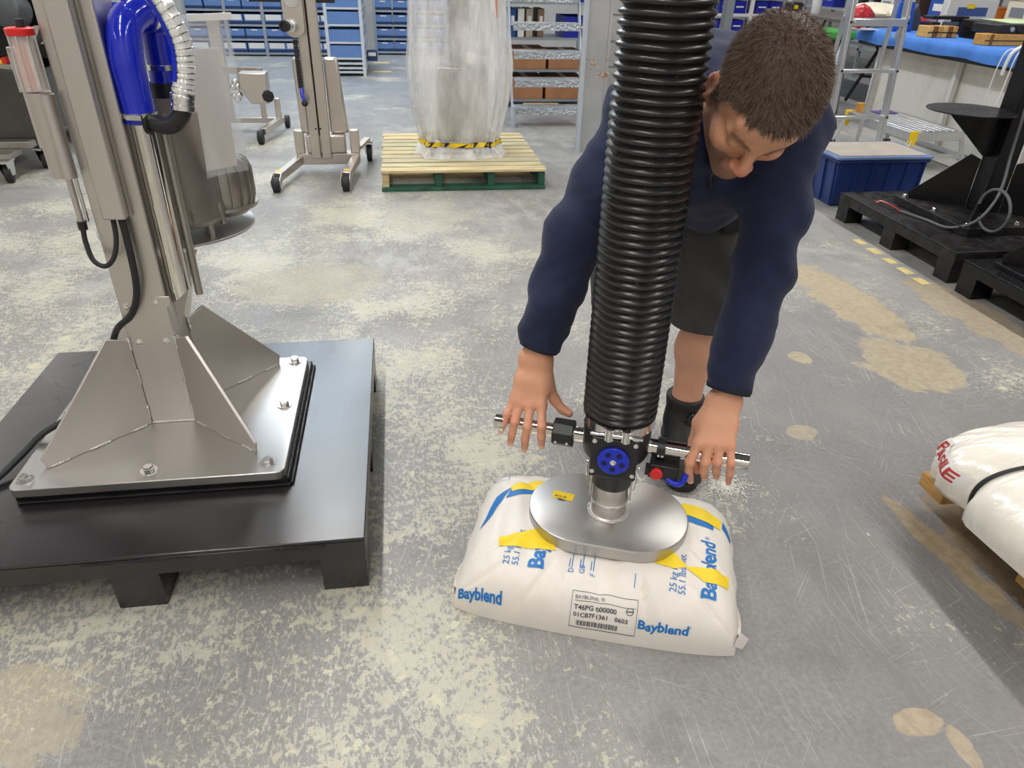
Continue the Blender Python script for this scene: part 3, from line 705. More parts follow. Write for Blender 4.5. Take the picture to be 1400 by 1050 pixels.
# spilt pellets on the floor beside the boot
m_pel = mat('white_pellets', rgb(226, 224, 214), .4)
b = MB(); rnd = random.Random(3)
for i in range(1500):
    a = rnd.uniform(0, 2 * PI); r = abs(rnd.gauss(0, .5)); x = .842 + .085 * r * math.cos(a) * 1.1; y = 1.455 + .085 * r * math.sin(a)
    if (x - .70) ** 2 + (y - 1.6) ** 2 < .011: continue
    q = rnd.uniform(.0012, .0022); b.cbox((x, y, q / 2 + .0003), (q * 1.6, q * 1.3, q), None)
tag(b.build('spilt_pellets', m_pel, smooth=False), 'scatter of small white pellets spilt on the floor beside the boot', 'pellets', kind='stuff')
# ------------------------------------------------------------ vacuum tube lifter: hose, valve head, bar, suction plate
LX, LY, LZ, LR = .424, 1.212, .132, math.radians(-20)
V = thing('vacuum_lifter', 'black ribbed vacuum tube lifter with steel handle bar and oval suction plate on the sack', 'lifter', (LX, LY, LZ), LR)
def lz(b): b.v = [(p[0], p[1], p[2] - LZ) for p in b.v]; return b
def LB(b, name, m, par=None, **k): return lz(b).build(name, m, par or V, local=True, **k)
BR = Matrix.Rotation(math.radians(-2.7), 4, 'Z')                     # the bar sits slightly askew to the plate
def br(x, y, z): return tuple(BR @ Vector((x, y, z)))
# suction plate
def stadium(hl, r, k=20):
    return [(hl + r * math.cos(a), r * math.sin(a)) for a in np.linspace(-PI / 2, PI / 2, k)] + [(-hl + r * math.cos(a), r * math.sin(a)) for a in np.linspace(PI / 2, 1.5 * PI, k)]
b = MB(); prof = [(.0, .134), (.0, .160), (-.0015, .1625), (-.004, .1635)]; n_ = 40
for d, z in prof: b.v += [(x, y, z) for x, y in stadium(.058, .125 + d)]
for i in range(len(prof) - 1): b.f += [(i * n_ + k, i * n_ + (k + 1) % n_, (i + 1) * n_ + (k + 1) % n_, (i + 1) * n_ + k) for k in range(n_)]
b.f += [tuple(range(n_))[::-1], tuple((len(prof) - 1) * n_ + k for k in range(n_))]
SP = LB(b, 'suction_plate', M_STP, angle=25)
b = MB(); k_ = stadium(.058, .1215)
b.v = [(x * 1.0, y, z) for z in (.122, .1338) for x, y in k_]; b.f = [tuple(range(n_))[::-1], tuple(range(n_, 2 * n_))] + [(k, (k + 1) % n_, n_ + (k + 1) % n_, n_ + k) for k in range(n_)]
LB(b, 'sealing_lip', mat('grey_foam', rgb(150, 146, 138), .9))
ST = LB(MB().box(-.135, -.085, .0, .026, .1636, .1642, BR @ Matrix.Rotation(math.radians(-4), 4, 'Z')), 'load_sticker', M_YEL, SP)
m_ink = mat('black_ink', (.02, .02, .02, 1), .6)
def flat_text(txt, size, o3, ux, uy, name, m, par, bold=.0002):
    v, f = text_mesh(txt, size, bold); o3, ux, uy = Vector(o3), Vector(ux), Vector(uy)
    q = MB(); q.v = [tuple(o3 + ux * x + uy * y) for x, y in v]; q.f = f; return q
for i, (w, x0) in enumerate((('EVA SE', -.128), ('30kg', -.120))): 
    LB(flat_text(w, .0095, (x0, .0155 - .011 * i + .004, .1645), (.994, -.1, 0), (.1, .994, 0), 'lettering', m_ink, V), 'sticker_lettering', m_ink, SP, smooth=False)
# neck and cam-lock coupling
LB(MB().lathe([(.046, .1632), (.044, .166), (.040, .168), (.040, .188), (.0385, .19), (.0385, .196), (.0415, .198), (.0425, .205), (.040, .208), (.040, .252), (.042, .256)], seg=48), 'coupling_neck', M_ST, angle=40)
b = MB()
for i in range(60): a = 2 * PI * i / 60; b.ball((.0455 * math.cos(a), .0455 * math.sin(a), .165), (.0035, .0035, .002), 6, 4)
LB(b, 'weld', M_WELD)
# valve head
VH = LB(MB().lathe([(.044, .250), (.046, .256), (.047, .30), (.052, .315), (.068, .335), (.072, .345), (.072, .405), (.068, .412)], seg=48), 'valve_head', M_PLB, angle=40)
LB(MB().box(-.049, .049, -.076, -.03, .312, .412), 'valve_block', M_PLB, VH, bevel=.004)
b = MB(); hole = []
seg = 40
KN = LB(MB().lathe([(.033, 0), (.033, .005), (.031, .0065), (0.0, .0065)], (0, -.0766, .362), (0, -1, 0), 44), 'valve_dial', M_BLP)
for k in range(5):
    a = PI / 2 + 2 * PI * (k + .5) / 5
    LB(MB().lathe([(.0062, 0), (.0062, .0003), (.0045, .0004), (0, .0004)], (.0195 * math.cos(a), -.0832, .362 + .0195 * math.sin(a)), (0, -1, 0), 16), 'dial_hole', mat('dial_hole_shadow', (.003, .005, .06, 1), .6), KN)
LB(MB().lathe([(.0065, 0), (.0065, .003), (.003, .004), (.003, .002), (0, .002)], (0, -.083, .362), (0, -1, 0), 18), 'dial_screw', M_CHR, KN)
for sx in (-1, 1):
    for z in (.328, .405): LB(MB().lathe([(.005, 0), (.005, .002), (.0, .004)], (sx * .042, -.0762, z), (0, -1, 0), 12), 'screw', M_CHR)
# hose with ribs
prof = []; z = .440; pitch = .0157; i = 0
while z < 2.6:
    for f, r in ((0, .0700), (.12, .0712), (.3, .0765), (.5, .0778), (.7, .0765), (.88, .0712)): prof.append((r, z + f * pitch))
    z += pitch
m_hose = mat('black_hose_rubber', (.014, .013, .013, 1), .30, spec=.6, bump=.0003, bscale=50, rvar=.06)
LB(MB().lathe([(.066, .418)] + [(.0735, .418), (.0735, .438)] + prof, seg=64), 'lifting_hose', m_hose, angle=60)
CL = LB(MB().lathe([(.0742, .416), (.0762, .416), (.0762, .437), (.0742, .437)], seg=56), 'hose_clamp', M_CHR)
LB(MB().cyl((-.052, -.083, .428), (.042, -.083, .428), .0038, 12), 'clamp_bolt', M_CHR, CL)
for x in (-.014, .02):
    LB(MB().cyl((x, -.083, .414), (x, -.083, .442), .0068, 14), 'trunnion', M_CHR, CL); LB(MB().box(x - .009, x + .009, -.086, -.074, .413, .44), 'clamp_ear', M_CHR, CL, bevel=.002)
LB(MB().lathe([(.0065, 0), (.0065, .012), (.005, .012), (.005, .02)], (.034, -.083, .428), (1, 0, 0), 6), 'clamp_nut', M_CHR, CL)
# latches with wire loops either side of the neck
for sx in (-1, 1):
    pts = [(sx * .056, -.012 + .008 * math.cos(a), .285 + .022 * math.sin(a)) for a in np.linspace(0, 2 * PI, 22)]
    LB(MB().tube(pts, .0014, 6, closed=True), 'latch_wire', M_CHR)
    pts = [(sx * (.050 + .004 * math.cos(a)), .004 + .006 * math.cos(a), .245 + .018 * math.sin(a)) for a in np.linspace(0, 2 * PI, 18)]
    LB(MB().tube(pts, .0014, 6, closed=True), 'latch_wire', M_CHR)
    LB(MB().bar((sx * .044, -.01, .262), (sx * .0455, -.01, .212), .012, .004, (1, 0, 0)), 'latch_lever', M_ST, bevel=.001)
# handle bar
HB = []
for (x0, x1, r) in ((-.272, -.06, .0165), (.06, .278, .0175)):
    e = x1 if x1 > .1 else x0
    b = MB().tube([br(x0, 0, .36), br(x1, 0, .36)], r, 28); LB(b, 'handle_bar', M_POL, bevel=.0015)
    LB(MB().lathe([(r + .0005, 0), (r + .004, .001), (r + .004, .005), (r + .0005, .006)], br(x1 if x1 < 0 else x0, 0, .36), br(-1 if x1 < 0 else 1, 0, 0), 24), 'bar_collar', M_CHR)
def ngon(cx, r, x0, x1, n=8, ph=PI / 8, sz=1.0, dz=0):
    return MB().add([br(x, cx + r * math.cos(ph + 2 * PI * k / n), .36 + dz + sz * r * math.sin(ph + 2 * PI * k / n)) for x in (x0, x1) for k in range(n)],
                    [tuple(range(n))[::-1], tuple(range(n, 2 * n))] + [(k, (k + 1) % n, n + (k + 1) % n, n + k) for k in range(n)])
GB_ = LB(ngon(-.002, .031, -.138, -.092), 'bar_clamp', M_PLB, bevel=.002)
for x in (-.128, -.103): LB(MB().lathe([(.003, 0), (.003, .002), (0, .002)], br(x, -.031, .352), (0, -1, .1), 10), 'clamp_screw', M_CHR, GB_)
CB = LB(ngon(0, .0225, .088, .106, 12, 0), 'control_clip', M_PLB)
for x in (.093, .101): LB(MB().lathe([(.0028, 0), (.0028, .003), (0, .003)], br(x, -.0225, .355), (0, -1, 0), 10), 'clip_screw', M_CHR, CB)
LB(MB().box(.078, .14, -.034, .012, .300, .336, BR), 'control_box', M_PLB, CB, bevel=.003)
LB(MB().box(.070, .080, -.03, -.01, .304, .322, BR), 'control_bracket', M_PLB, CB)
b = MB(); kn = []
for r, h in ((.0095, 0), (.0125, .002), (.0125, .010), (.0105, .012), (0, .012)):
    kn.append((r, h))
RK = LB(b.lathe(kn, br(.094, -.034, .318), (0, -1, .15), 26), 'red_knob', M_RED, CB)
for k in range(14):
    a = 2 * PI * k / 14; c = Vector(br(.094, -.041, .318)); LB(MB().ball((c.x + .0125 * math.cos(a), c.y, c.z + .0125 * math.sin(a)), (.0018, .004, .0018), 6, 4), 'knob_ridge', M_RED, CB)
LB(MB().tube(bez([br(.118, -.03, .303), br(.135, -.036, .298), br(.150, -.036, .304), br(.156, -.03, .325)], 20), .0065, 12), 'blue_lever', M_BLP, CB)
LB(MB().tube(bez([br(.05, -.04, .318), br(.058, -.05, .308), br(.066, -.045, .300), br(.074, -.03, .302)], 20), .0032, 8), 'air_line', M_WHT)
# ------------------------------------------------------------ person: distance fields blended and meshed
class Field:
    def __init__(s, lo, hi, h):
        s.lo = np.array(lo, float); s.h = h; s.n = np.ceil((np.array(hi) - s.lo) / h).astype(int) + 1
        s.d = np.full(s.n, 1.0, np.float32)
    def block(s, lo, hi):
        a = np.clip(np.floor((np.array(lo) - s.lo) / s.h).astype(int), 0, s.n); b = np.clip(np.ceil((np.array(hi) - s.lo) / s.h).astype(int) + 1, 0, s.n)
        ax = [(s.lo[i] + s.h * np.arange(a[i], b[i])).astype(np.float32) for i in range(3)]
        return (slice(a[0], b[0]), slice(a[1], b[1]), slice(a[2], b[2])), ax[0][:, None, None], ax[1][None, :, None], ax[2][None, None, :]
    def comb(s, sl, v, k, sub):
        a = s.d[sl]
        if sub:
            h = np.clip(.5 - .5 * (a + v) / k, 0, 1); s.d[sl] = a * (1 - h) - v * h + k * h * (1 - h)
        else:
            h = np.clip(.5 + .5 * (a - v) / k, 0, 1); s.d[sl] = a * (1 - h) + v * h - k * h * (1 - h)
    def cone(s, a, b, ra, rb, k=.012, sub=False):
        a = np.array(a, float); b = np.array(b, float); m = max(ra, rb) + max(k, 4 * s.h) + .012
        sl, X, Y, Z = s.block(np.minimum(a, b) - m, np.maximum(a, b) + m)
        d = b - a; L2 = max(d @ d, 1e-12)
        t = np.clip(((X - a[0]) * d[0] + (Y - a[1]) * d[1] + (Z - a[2]) * d[2]) / L2, 0, 1)
        v = np.sqrt((X - a[0] - t * d[0]) ** 2 + (Y - a[1] - t * d[1]) ** 2 + (Z - a[2] - t * d[2]) ** 2) - (ra + (rb - ra) * t)
        s.comb(sl, v, k, sub)
    def chain(s, pts, rad, k=.012):
        for i in range(len(pts) - 1): s.cone(pts[i], pts[i + 1], rad[i], rad[i + 1], k)
    def ell(s, c, r, M=None, k=.012, sub=False):
        c = np.array(c, float); r = np.array(r, float); m = r.max() + max(k, 4 * s.h) + .012
        sl, X, Y, Z = s.block(c - m, c + m); M = np.eye(3) if M is None else np.array(M)
        q = [((X - c[0]) * M[0, i] + (Y - c[1]) * M[1, i] + (Z - c[2]) * M[2, i]) for i in range(3)]
        k0 = np.sqrt(sum((q[i] / r[i]) ** 2 for i in range(3))); k1 = np.sqrt(sum((q[i] / r[i] ** 2) ** 2 for i in range(3)))
        s.comb(sl, k0 * (k0 - 1) / np.maximum(k1, 1e-6), k, sub)
    def axes(s): return [s.lo[i] + s.h * np.arange(s.n[i]) for i in range(3)]
    def mesh(s):
        d = s.d; ins = d < 0; nx, ny, nz = d.shape
        cnt = np.zeros((nx - 1, ny - 1, nz - 1), np.int8)
        for i in (0, 1):
            for j in (0, 1):
                for k in (0, 1): cnt += ins[i:nx - 1 + i, j:ny - 1 + j, k:nz - 1 + k]
        act = np.nonzero((cnt > 0) & (cnt < 8)); lin = (act[0] * (ny - 1) + act[1]) * (nz - 1) + act[2]
        A = np.stack(act, 1); cor = [(i, j, k) for i in (0, 1) for j in (0, 1) for k in (0, 1)]
        val = np.stack([d[A[:, 0] + i, A[:, 1] + j, A[:, 2] + k] for i, j, k in cor], 1)
        P = np.zeros((len(A), 3)); N = np.zeros(len(A))
        for p in range(8):
            for q in range(p + 1, 8):
                if sum(abs(cor[p][e] - cor[q][e]) for e in range(3)) != 1: continue
                m = (val[:, p] < 0) != (val[:, q] < 0); t = val[m, p] / (val[m, p] - val[m, q])
                P[m] += np.array(cor[p]) + t[:, None] * (np.array(cor[q]) - np.array(cor[p])); N[m] += 1
        P = s.lo + s.h * (A + P / N[:, None])
        def idx(i, j, k): return np.searchsorted(lin, (i * (ny - 1) + j) * (nz - 1) + k)
        Fs = []
        for ax in range(3):
            sl0 = [slice(None)] * 3; sl1 = [slice(None)] * 3; sl0[ax] = slice(0, -1); sl1[ax] = slice(1, None)
            E = np.nonzero(ins[tuple(sl0)] != ins[tuple(sl1)]); e = np.stack(E, 1); o1, o2 = (ax + 1) % 3, (ax + 2) % 3
            ok = (e[:, o1] > 0) & (e[:, o2] > 0) & (e[:, o1] < d.shape[o1] - 1) & (e[:, o2] < d.shape[o2] - 1); e = e[ok]
            fl = ins[e[:, 0], e[:, 1], e[:, 2]]
            c = []
            for (u, w) in ((1, 1), (0, 1), (0, 0), (1, 0)):
                g = e.copy(); g[:, o1] -= u; g[:, o2] -= w; c.append(idx(g[:, 0], g[:, 1], g[:, 2]))
            q = np.stack(c, 1); q[~fl] = q[~fl][:, ::-1]; Fs.append(q)
        return P, np.concatenate(Fs)

def np_mesh(name, V, Fc, m, parent, smooth=True):
    me = bpy.data.meshes.new(name); me.vertices.add(len(V)); me.vertices.foreach_set('co', np.asarray(V, np.float32).ravel())
    k = Fc.shape[1]; me.loops.add(Fc.size); me.loops.foreach_set('vertex_index', Fc.astype(np.int32).ravel())
    me.polygons.add(len(Fc)); me.polygons.foreach_set('loop_start', np.arange(0, Fc.size, k, dtype=np.int32))
    me.polygons.foreach_set('loop_total', np.full(len(Fc), k, np.int32)); me.update(calc_edges=True); me.validate()
    me.polygons.foreach_set('use_smooth', [smooth] * len(me.polygons)); me.materials.append(m)
    o = bpy.data.objects.new(name, me); COL.objects.link(o); o.parent = parent; return o
def smooth_mesh(V, Fc, it=2, lam=.5):
    e = np.concatenate([Fc[:, [i, (i + 1) % Fc.shape[1]]] for i in range(Fc.shape[1])]); deg = np.bincount(e.ravel(), minlength=len(V)).astype(float)
    for _ in range(it):
        S = np.stack([np.bincount(e[:, 0], V[e[:, 1], c], len(V)) + np.bincount(e[:, 1], V[e[:, 0], c], len(V)) for c in range(3)], 1)
        V = V + lam * (S / deg[:, None] - V)
    return V

# working axes of the figure: turned 9 degrees against the room; the person root carries that turn
AY = math.radians(9)
def wk(x, y, z): return (x * math.cos(AY) - y * math.sin(AY), x * math.sin(AY) + y * math.cos(AY), z)
_bx, _by = .45, 1.68
_b = Matrix.Rotation(YAW, 3, 'Z') @ Vector((_bx, _by, 0))
PE = thing('person', 'person in navy fleece and charcoal shorts bending over to grip the steel handle bar', 'person', (_b.x, _b.y, 0), YAW)
def loc(V): return V - np.array([_bx, _by, 0])

HC = np.array([.403, 1.277, 1.057]); HM = np.array([[-.9822, -.159, .1003], [.0051, -.5561, -.8311], [.1879, -.8158, .547]]); HS = 1.0
U_, S_, Vt_ = np.linalg.svd(HM); HM = U_ @ Vt_
def hl(x, y, z): return HC + HS * HM @ np.array([x, y, z])

HANDS = {'R': {'pinky': [(.214, 1.316, .412), (.196, 1.299, .388), (.188, 1.294, .366), (.184, 1.298, .346)],
               'ring': [(.228, 1.31, .409), (.212, 1.287, .374), (.207, 1.286, .344), (.205, 1.292, .316)],
               'middle': [(.248, 1.301, .409), (.238, 1.272, .369), (.234, 1.271, .335), (.235, 1.279, .306)],
               'index': [(.272, 1.292, .411), (.268, 1.262, .373), (.268, 1.260, .347), (.271, 1.266, .322)],
               'thumb': [(.290, 1.322, .440), (.306, 1.314, .407), (.322, 1.304, .388), (.336, 1.292, .383)]},
         'L': {'index': [(.576, 1.137, .392), (.560, 1.126, .353), (.563, 1.128, .326), (.575, 1.139, .296)],
               'middle': [(.597, 1.130, .396), (.588, 1.113, .360), (.591, 1.118, .333), (.601, 1.129, .309)],
               'ring': [(.618, 1.124, .396), (.611, 1.107, .363), (.615, 1.111, .340), (.624, 1.123, .315)],
               'pinky': [(.640, 1.122, .392), (.639, 1.101, .362), (.642, 1.102, .334), (.649, 1.113, .304)],
               'thumb': [(.592, 1.178, .415), (.584, 1.172, .372), (.586, 1.160, .335), (.592, 1.148, .312)]}}
ARM = {'R': [(.252, 1.49, 1.005), (.125, 1.43, .765), (.050, 1.374, .497)], 'L': [(.508, 1.41, .985), (.508, 1.372, .717), (.4523, 1.2805, .455)]}
FR = {'pinky': (.0090, .0085, .0080, .0070), 'ring': (.0102, .0095, .0089, .0078), 'middle': (.0106, .0099, .0092, .0080), 'index': (.0106, .0099, .0092, .0080), 'thumb': (.0150, .0120, .0105, .0088)}

B = Field((-.02, 1.08, .03), (.66, 2.02, 1.26), .0034)
# skull and face (local: x to the person's right, y forward, z up)
def he(c, r, k=.012, sub=False): B.ell(hl(*c), np.array(r) * HS, HM, k, sub)
def hc(a, b, ra, rb, k=.01, sub=False): B.cone(hl(*a), hl(*b), ra * HS, rb * HS, k, sub)
he((0, -.010, .042), (.0765, .098, .088), .01)
he((0, .030, -.022), (.060, .062, .085), .03)
for sx in (-1, 1):
    hc((sx * .056, .012, -.055), (sx * .012, .076, -.098), .017, .016, .03)
    he((sx * .044, .062, -.022), (.022, .024, .022), .02)
    hc((sx * .012, .091, .027), (sx * .046, .073, .026), .010, .009, .012)
    he((sx * .031, .097, .006), (.017, .014, .011), .010, True)
    he((sx * .031, .079, .006), (.0135, .0135, .0125), .004)
    he((sx * .013, .104, -.031), (.009, .011, .008), .006)
    hc((sx * .028, .091, .0045), (sx * .040, .0845, .003), .0025, .0022, .004)
hc((0, .094, .022), (0, .112, -.018), .0085, .0105, .014)
he((0, .1155, -.026), (.0115, .0115, .0095), .008)
he((0, .084, -.100), (.021, .017, .016), .018)
hc((-.019, .089, -.063), (.019, .089, -.063), .0062, .0062, .008); hc((-.016, .088, -.073), (.016, .088, -.073), .0068, .0068, .008)
he((0, .078, .062), (.05, .022, .03), .03)
for sx in (-1, 1):                                                    # ears
    EM = HM @ np.array([[math.cos(.35 * sx), -math.sin(.35 * sx), 0], [math.sin(.35 * sx), math.cos(.35 * sx), 0], [0, 0, 1]])
    B.ell(hl(sx * .081, -.010, -.008), np.array((.0075, .0185, .032)) * HS, EM, .006)
    B.ell(hl(sx * .0885, -.006, -.006), np.array((.0065, .0105, .019)) * HS, EM, .004, True)
    B.ell(hl(sx * .079, -.002, -.036), np.array((.006, .008, .009)) * HS, EM, .005)
# neck and torso
B.cone(hl(0, -.02, -.03), (.378, 1.44, 1.015), .058, .066, .03)
B.cone(hl(0, .03, -.09), (.376, 1.42, .97), .03, .05, .04)
B.ell((.382, 1.52, .985), (.135, .13, .085), None, .05); B.ell((.40, 1.70, .95), (.13, .14, .085), None, .05); B.ell((.405, 1.83, .86), (.13, .10, .10), None, .05)
for sd in 'RL':
    sh, el, wr = ARM[sd]
    B.chain([(.382, 1.47, 1.0), sh, el], [.05, .05, .038], .04); B.chain([el, tuple(np.array(el) * .6 + np.array(wr) * .4), wr], [.038, .037, .0265], .02)
    W = np.array(wr); fg = HANDS[sd]; mids = []
    k4 = [np.array(wk(*fg[f][0])) for f in ('index', 'middle', 'ring', 'pinky')]; acr = (k4[0] - k4[3]) / np.linalg.norm(k4[0] - k4[3])
    for f, pts in fg.items():
        q = [np.array(wk(*p)) for p in pts]; r = FR[f]
        if f == 'thumb':
            B.chain([W + acr * .012, q[0]], [.020, .0165], .02); B.chain(q, list(r), .006)
        else:
            off = {'index': .016, 'middle': .006, 'ring': -.006, 'pinky': -.015}[f]
            B.chain([W + acr * off, q[0] * .5 + (W + acr * off) * .5, q[0]], [.0165, .0135, .0115], .016)
            B.cone(q[0], q[0] + (q[1] - q[0]) * .05, r[0] * 1.12, r[0] * 1.1, .006)
            B.chain(q, list(r), .0035)
            B.cone(q[1], q[1] + .001, r[1] * 1.07, r[1] * 1.07, .003)
    B.cone(W + acr * .016, W - acr * .016, .0195, .019, .015)
LEG = {'L': [(.485, 1.80, .83), (.506, 1.715, .475), (.494, 1.722, .10)], 'R': [(.315, 1.86, .83), (.30, 1.815, .475), (.298, 1.86, .10)]}
for sd in 'LR':
    h_, k_, a_ = [np.array(p) for p in LEG[sd]]
    B.chain([h_, k_], [.075, .052], .03); cf = k_ * .66 + a_ * .34 + np.array((0, .012, 0))
    B.chain([k_, cf, k_ * .22 + a_ * .78, a_], [.050, .0535, .037, .036], .025)
V_, F_ = B.mesh(); V_ = smooth_mesh(V_, F_, 1, .35)
# skin tone per vertex: stubble, flush on nose, ears, knuckles
H_ = ((V_ - HC) @ HM) / HS; hx, hy, hz = H_[:, 0], H_[:, 1], H_[:, 2]; near = (np.abs(H_) < .14).all(1)
def sm(x, a, b): t = np.clip((x - a) / (b - a), 0, 1); return t * t * (3 - 2 * t)
base = np.array(rgb(214, 156, 124)[:3]); colr = np.tile(base, (len(V_), 1))
rn = np.random.RandomState(2); colr *= (1 + .03 * np.sin(V_[:, :1] * 90 + 2) * np.sin(V_[:, 1:2] * 70) * np.sin(V_[:, 2:] * 80))
def blend(mask, c): global colr; colr = colr * (1 - mask[:, None]) + np.array(rgb(*c)[:3]) * mask[:, None]
leg = sm(V_[:, 2], .62, .5) * sm(V_[:, 1], 1.55, 1.6); blend(leg * .5, (214, 164, 140))
beard = near * sm(hz, -.03, -.05) * sm(hy, .0, .03) * (1 - np.exp(-((hz + .067) / .010) ** 2 - (hx / .022) ** 2) * sm(hy, .07, .085))
side = near * sm(np.abs(hx), .045, .056) * sm(hz, .02, -.01) * sm(hy, .055, .03) * sm(hy, -.005, .01)
beard = np.clip(beard + side * .8, 0, 1) * (.75 + .25 * rn.rand(len(V_))); blend(beard * .68, (74, 56, 46))
blend(near * np.exp(-(((hx) / .016) ** 2 + ((hz + .024) / .016) ** 2)) * sm(hy, .095, .108) * .65, (206, 108, 92))
blend(near * sm(np.abs(hx), .080, .088) * .55, (214, 112, 92))
blend(near * np.exp(-(((np.abs(hx) - .04) / .018) ** 2 + ((hz + .024) / .018) ** 2)) * sm(hy, .05, .07) * .25, (208, 124, 100))
lip = near * np.exp(-((hz + .067) / .009) ** 2 - (hx / .021) ** 4) * sm(hy, .075, .09); blend(lip * .5, (178, 98, 88))
for sd in 'RL':
    for f, pts in HANDS[sd].items():
        for i, a in ((0, .35), (1, .45), (2, .3), (3, .5)):
            q = np.array(wk(*pts[i])); blend(np.exp(-((V_ - q) ** 2).sum(1) / .013 ** 2) * a, (212, 128, 108))
n = NT('skin'); at_ = n.t.nodes.new('ShaderNodeAttribute'); at_.attribute_name = 'skin_tone'
n.link(at_.outputs['Color'], n.b.inputs['Base Color']); n.b.inputs['Roughness'].default_value = .48; n.b.inputs['Subsurface Weight'].default_value = .15
n.b.inputs['Subsurface Radius'].default_value = (1, .35, .2); n.b.inputs['Subsurface Scale'].default_value = .006; n.bump(n.math('ADD', n.noise(420, 4, .6), n.math('MULTIPLY', n.noise(75, 3, .5, n.mapped((1, 1, .45))), 2.0)), .0009)
M_SKIN = n.m
BO = np_mesh('body', loc(V_), F_, M_SKIN, PE)
ca = BO.data.color_attributes.new('skin_tone', 'FLOAT_COLOR', 'POINT'); ca.data.foreach_set('color', np.concatenate([colr, np.ones((len(V_), 1))], 1).astype(np.float32).ravel())
# nails
m_nail = mat('fingernail', rgb(226, 172, 150), .3)
for sd in 'RL':
    for f, pts in HANDS[sd].items():
        q = [np.array(wk(*p)) for p in pts]; d = q[3] - q[2]; d /= np.linalg.norm(d)
        k4 = [np.array(wk(*HANDS[sd][g][0])) for g in ('index', 'pinky')]; acr = k4[0] - k4[1]; acr -= d * (acr @ d); acr /= np.linalg.norm(acr)
        up_ = np.cross(acr, d); up_ = up_ if up_ @ np.array((0, -1, .4)) > 0 else -up_
        if f == 'thumb': continue
        r = FR[f][3]; c = q[3] + up_ * r * .62 + d * r * .45; b = MB(); rows = 5; cols_ = 7
        for i in range(rows):
            for j in range(cols_):
                a = (j / (cols_ - 1) - .5) * 1.9; l = (i / (rows - 1) - .5) * 2 * r * .75
                rr_ = r * (1.0 - .05 * (i == rows - 1)); p = q[3] + d * (l + r * .1) + (up_ * math.cos(a) + acr * math.sin(a)) * rr_ * 1.02
                b.v.append(tuple(p - np.array((_bx, _by, 0))))
        b.f = [(i * cols_ + j, i * cols_ + j + 1, (i + 1) * cols_ + j + 1, (i + 1) * cols_ + j) for i in range(rows - 1) for j in range(cols_ - 1)]
        b.build('fingernail', m_nail, BO, local=True)
# hair: a cap over the scalp and short strands growing from it
phi = np.arctan2(np.abs(hx), hy + .01); rad_ = np.linalg.norm(H_ - np.array((0, -.01, .03)), axis=1)
zl = np.interp(phi, [0, .3, .5, .68, .85, 1.0, 1.15, 1.3, 1.45, 1.6, 1.72, 1.9, 2.3, 3.2], [.080, .080, .076, .068, .058, .030, .002, -.022, -.01, .030, .030, -.035, -.065, -.075])
zl = zl + .003 * np.sin(hx * 300) + .0015 * np.sin(hx * 700)
isH = near & (hz > zl) & (rad_ < .135) & ~((np.abs(hx) > .0805) & (hz < .022)) & (hy < .1)
fm = isH[F_].all(1); FH = F_[fm]; uq, iv = np.unique(FH, return_inverse=True); FH = iv.reshape(FH.shape)
ctr = hl(0, -.01, .02)
A0, A1, A2, A3 = [V_[F_[:, i]] for i in range(4)]; fn = np.cross(A2 - A0, A3 - A1); VN = np.zeros_like(V_)
for i in range(4):
    for c in range(3): VN[:, c] += np.bincount(F_[:, i], fn[:, c], len(V_))
VN /= np.maximum(np.linalg.norm(VN, axis=1), 1e-9)[:, None]
topness = sm(hz, .02, .075); thick = .0012 + .0065 * topness * sm(hz - zl, 0, .012) + .0012 * sm(hz - zl, 0, .02)
VH_ = V_[uq] + VN[uq] * thick[uq][:, None]
m_hair = mat('brown_hair', rgb(84, 68, 58), .5, var=.35, vscale=160, spec=.4)
HA = np_mesh('hair', loc(VH_), FH, m_hair, BO)
rn = np.random.RandomState(5); fi = rn.randint(0, len(FH), 26000); w4 = rn.dirichlet((1, 1, 1, 1), len(fi))
P0 = (VH_[FH[fi]] * w4[:, :, None]).sum(1); N0 = VN[uq][FH[fi]].mean(1); tp = topness[uq][FH[fi]].mean(1)
L0 = HM.T @ (P0 - HC).T / HS; comb_ = HM @ np.array((0, .75, -.35)); lenh = (.004 + .009 * tp) * (.7 + .6 * rn.rand(len(fi)))
dr = N0 * .62 + comb_ * (.15 + .75 * tp[:, None]) + rn.normal(0, .25, P0.shape) - HM[:, 2] * (.35 * (1 - tp[:, None])); dr /= np.linalg.norm(dr, axis=1)[:, None]
sd_ = np.cross(dr, rn.normal(0, 1, P0.shape)); sd_ /= np.linalg.norm(sd_, axis=1)[:, None]; wdt = .00055
VS = np.stack([P0 - N0 * .001 + sd_ * wdt, P0 - N0 * .001 - sd_ * wdt, P0 + dr * lenh[:, None]], 1).reshape(-1, 3); FS = np.arange(len(VS)).reshape(-1, 3)
m_hairs = mat('brown_hair_strand', rgb(108, 90, 76), .45, var=.3, vscale=90, spec=.5)
tag(np_mesh('hair_strands', loc(VS), FS, m_hairs, HA, False), kind='stuff')
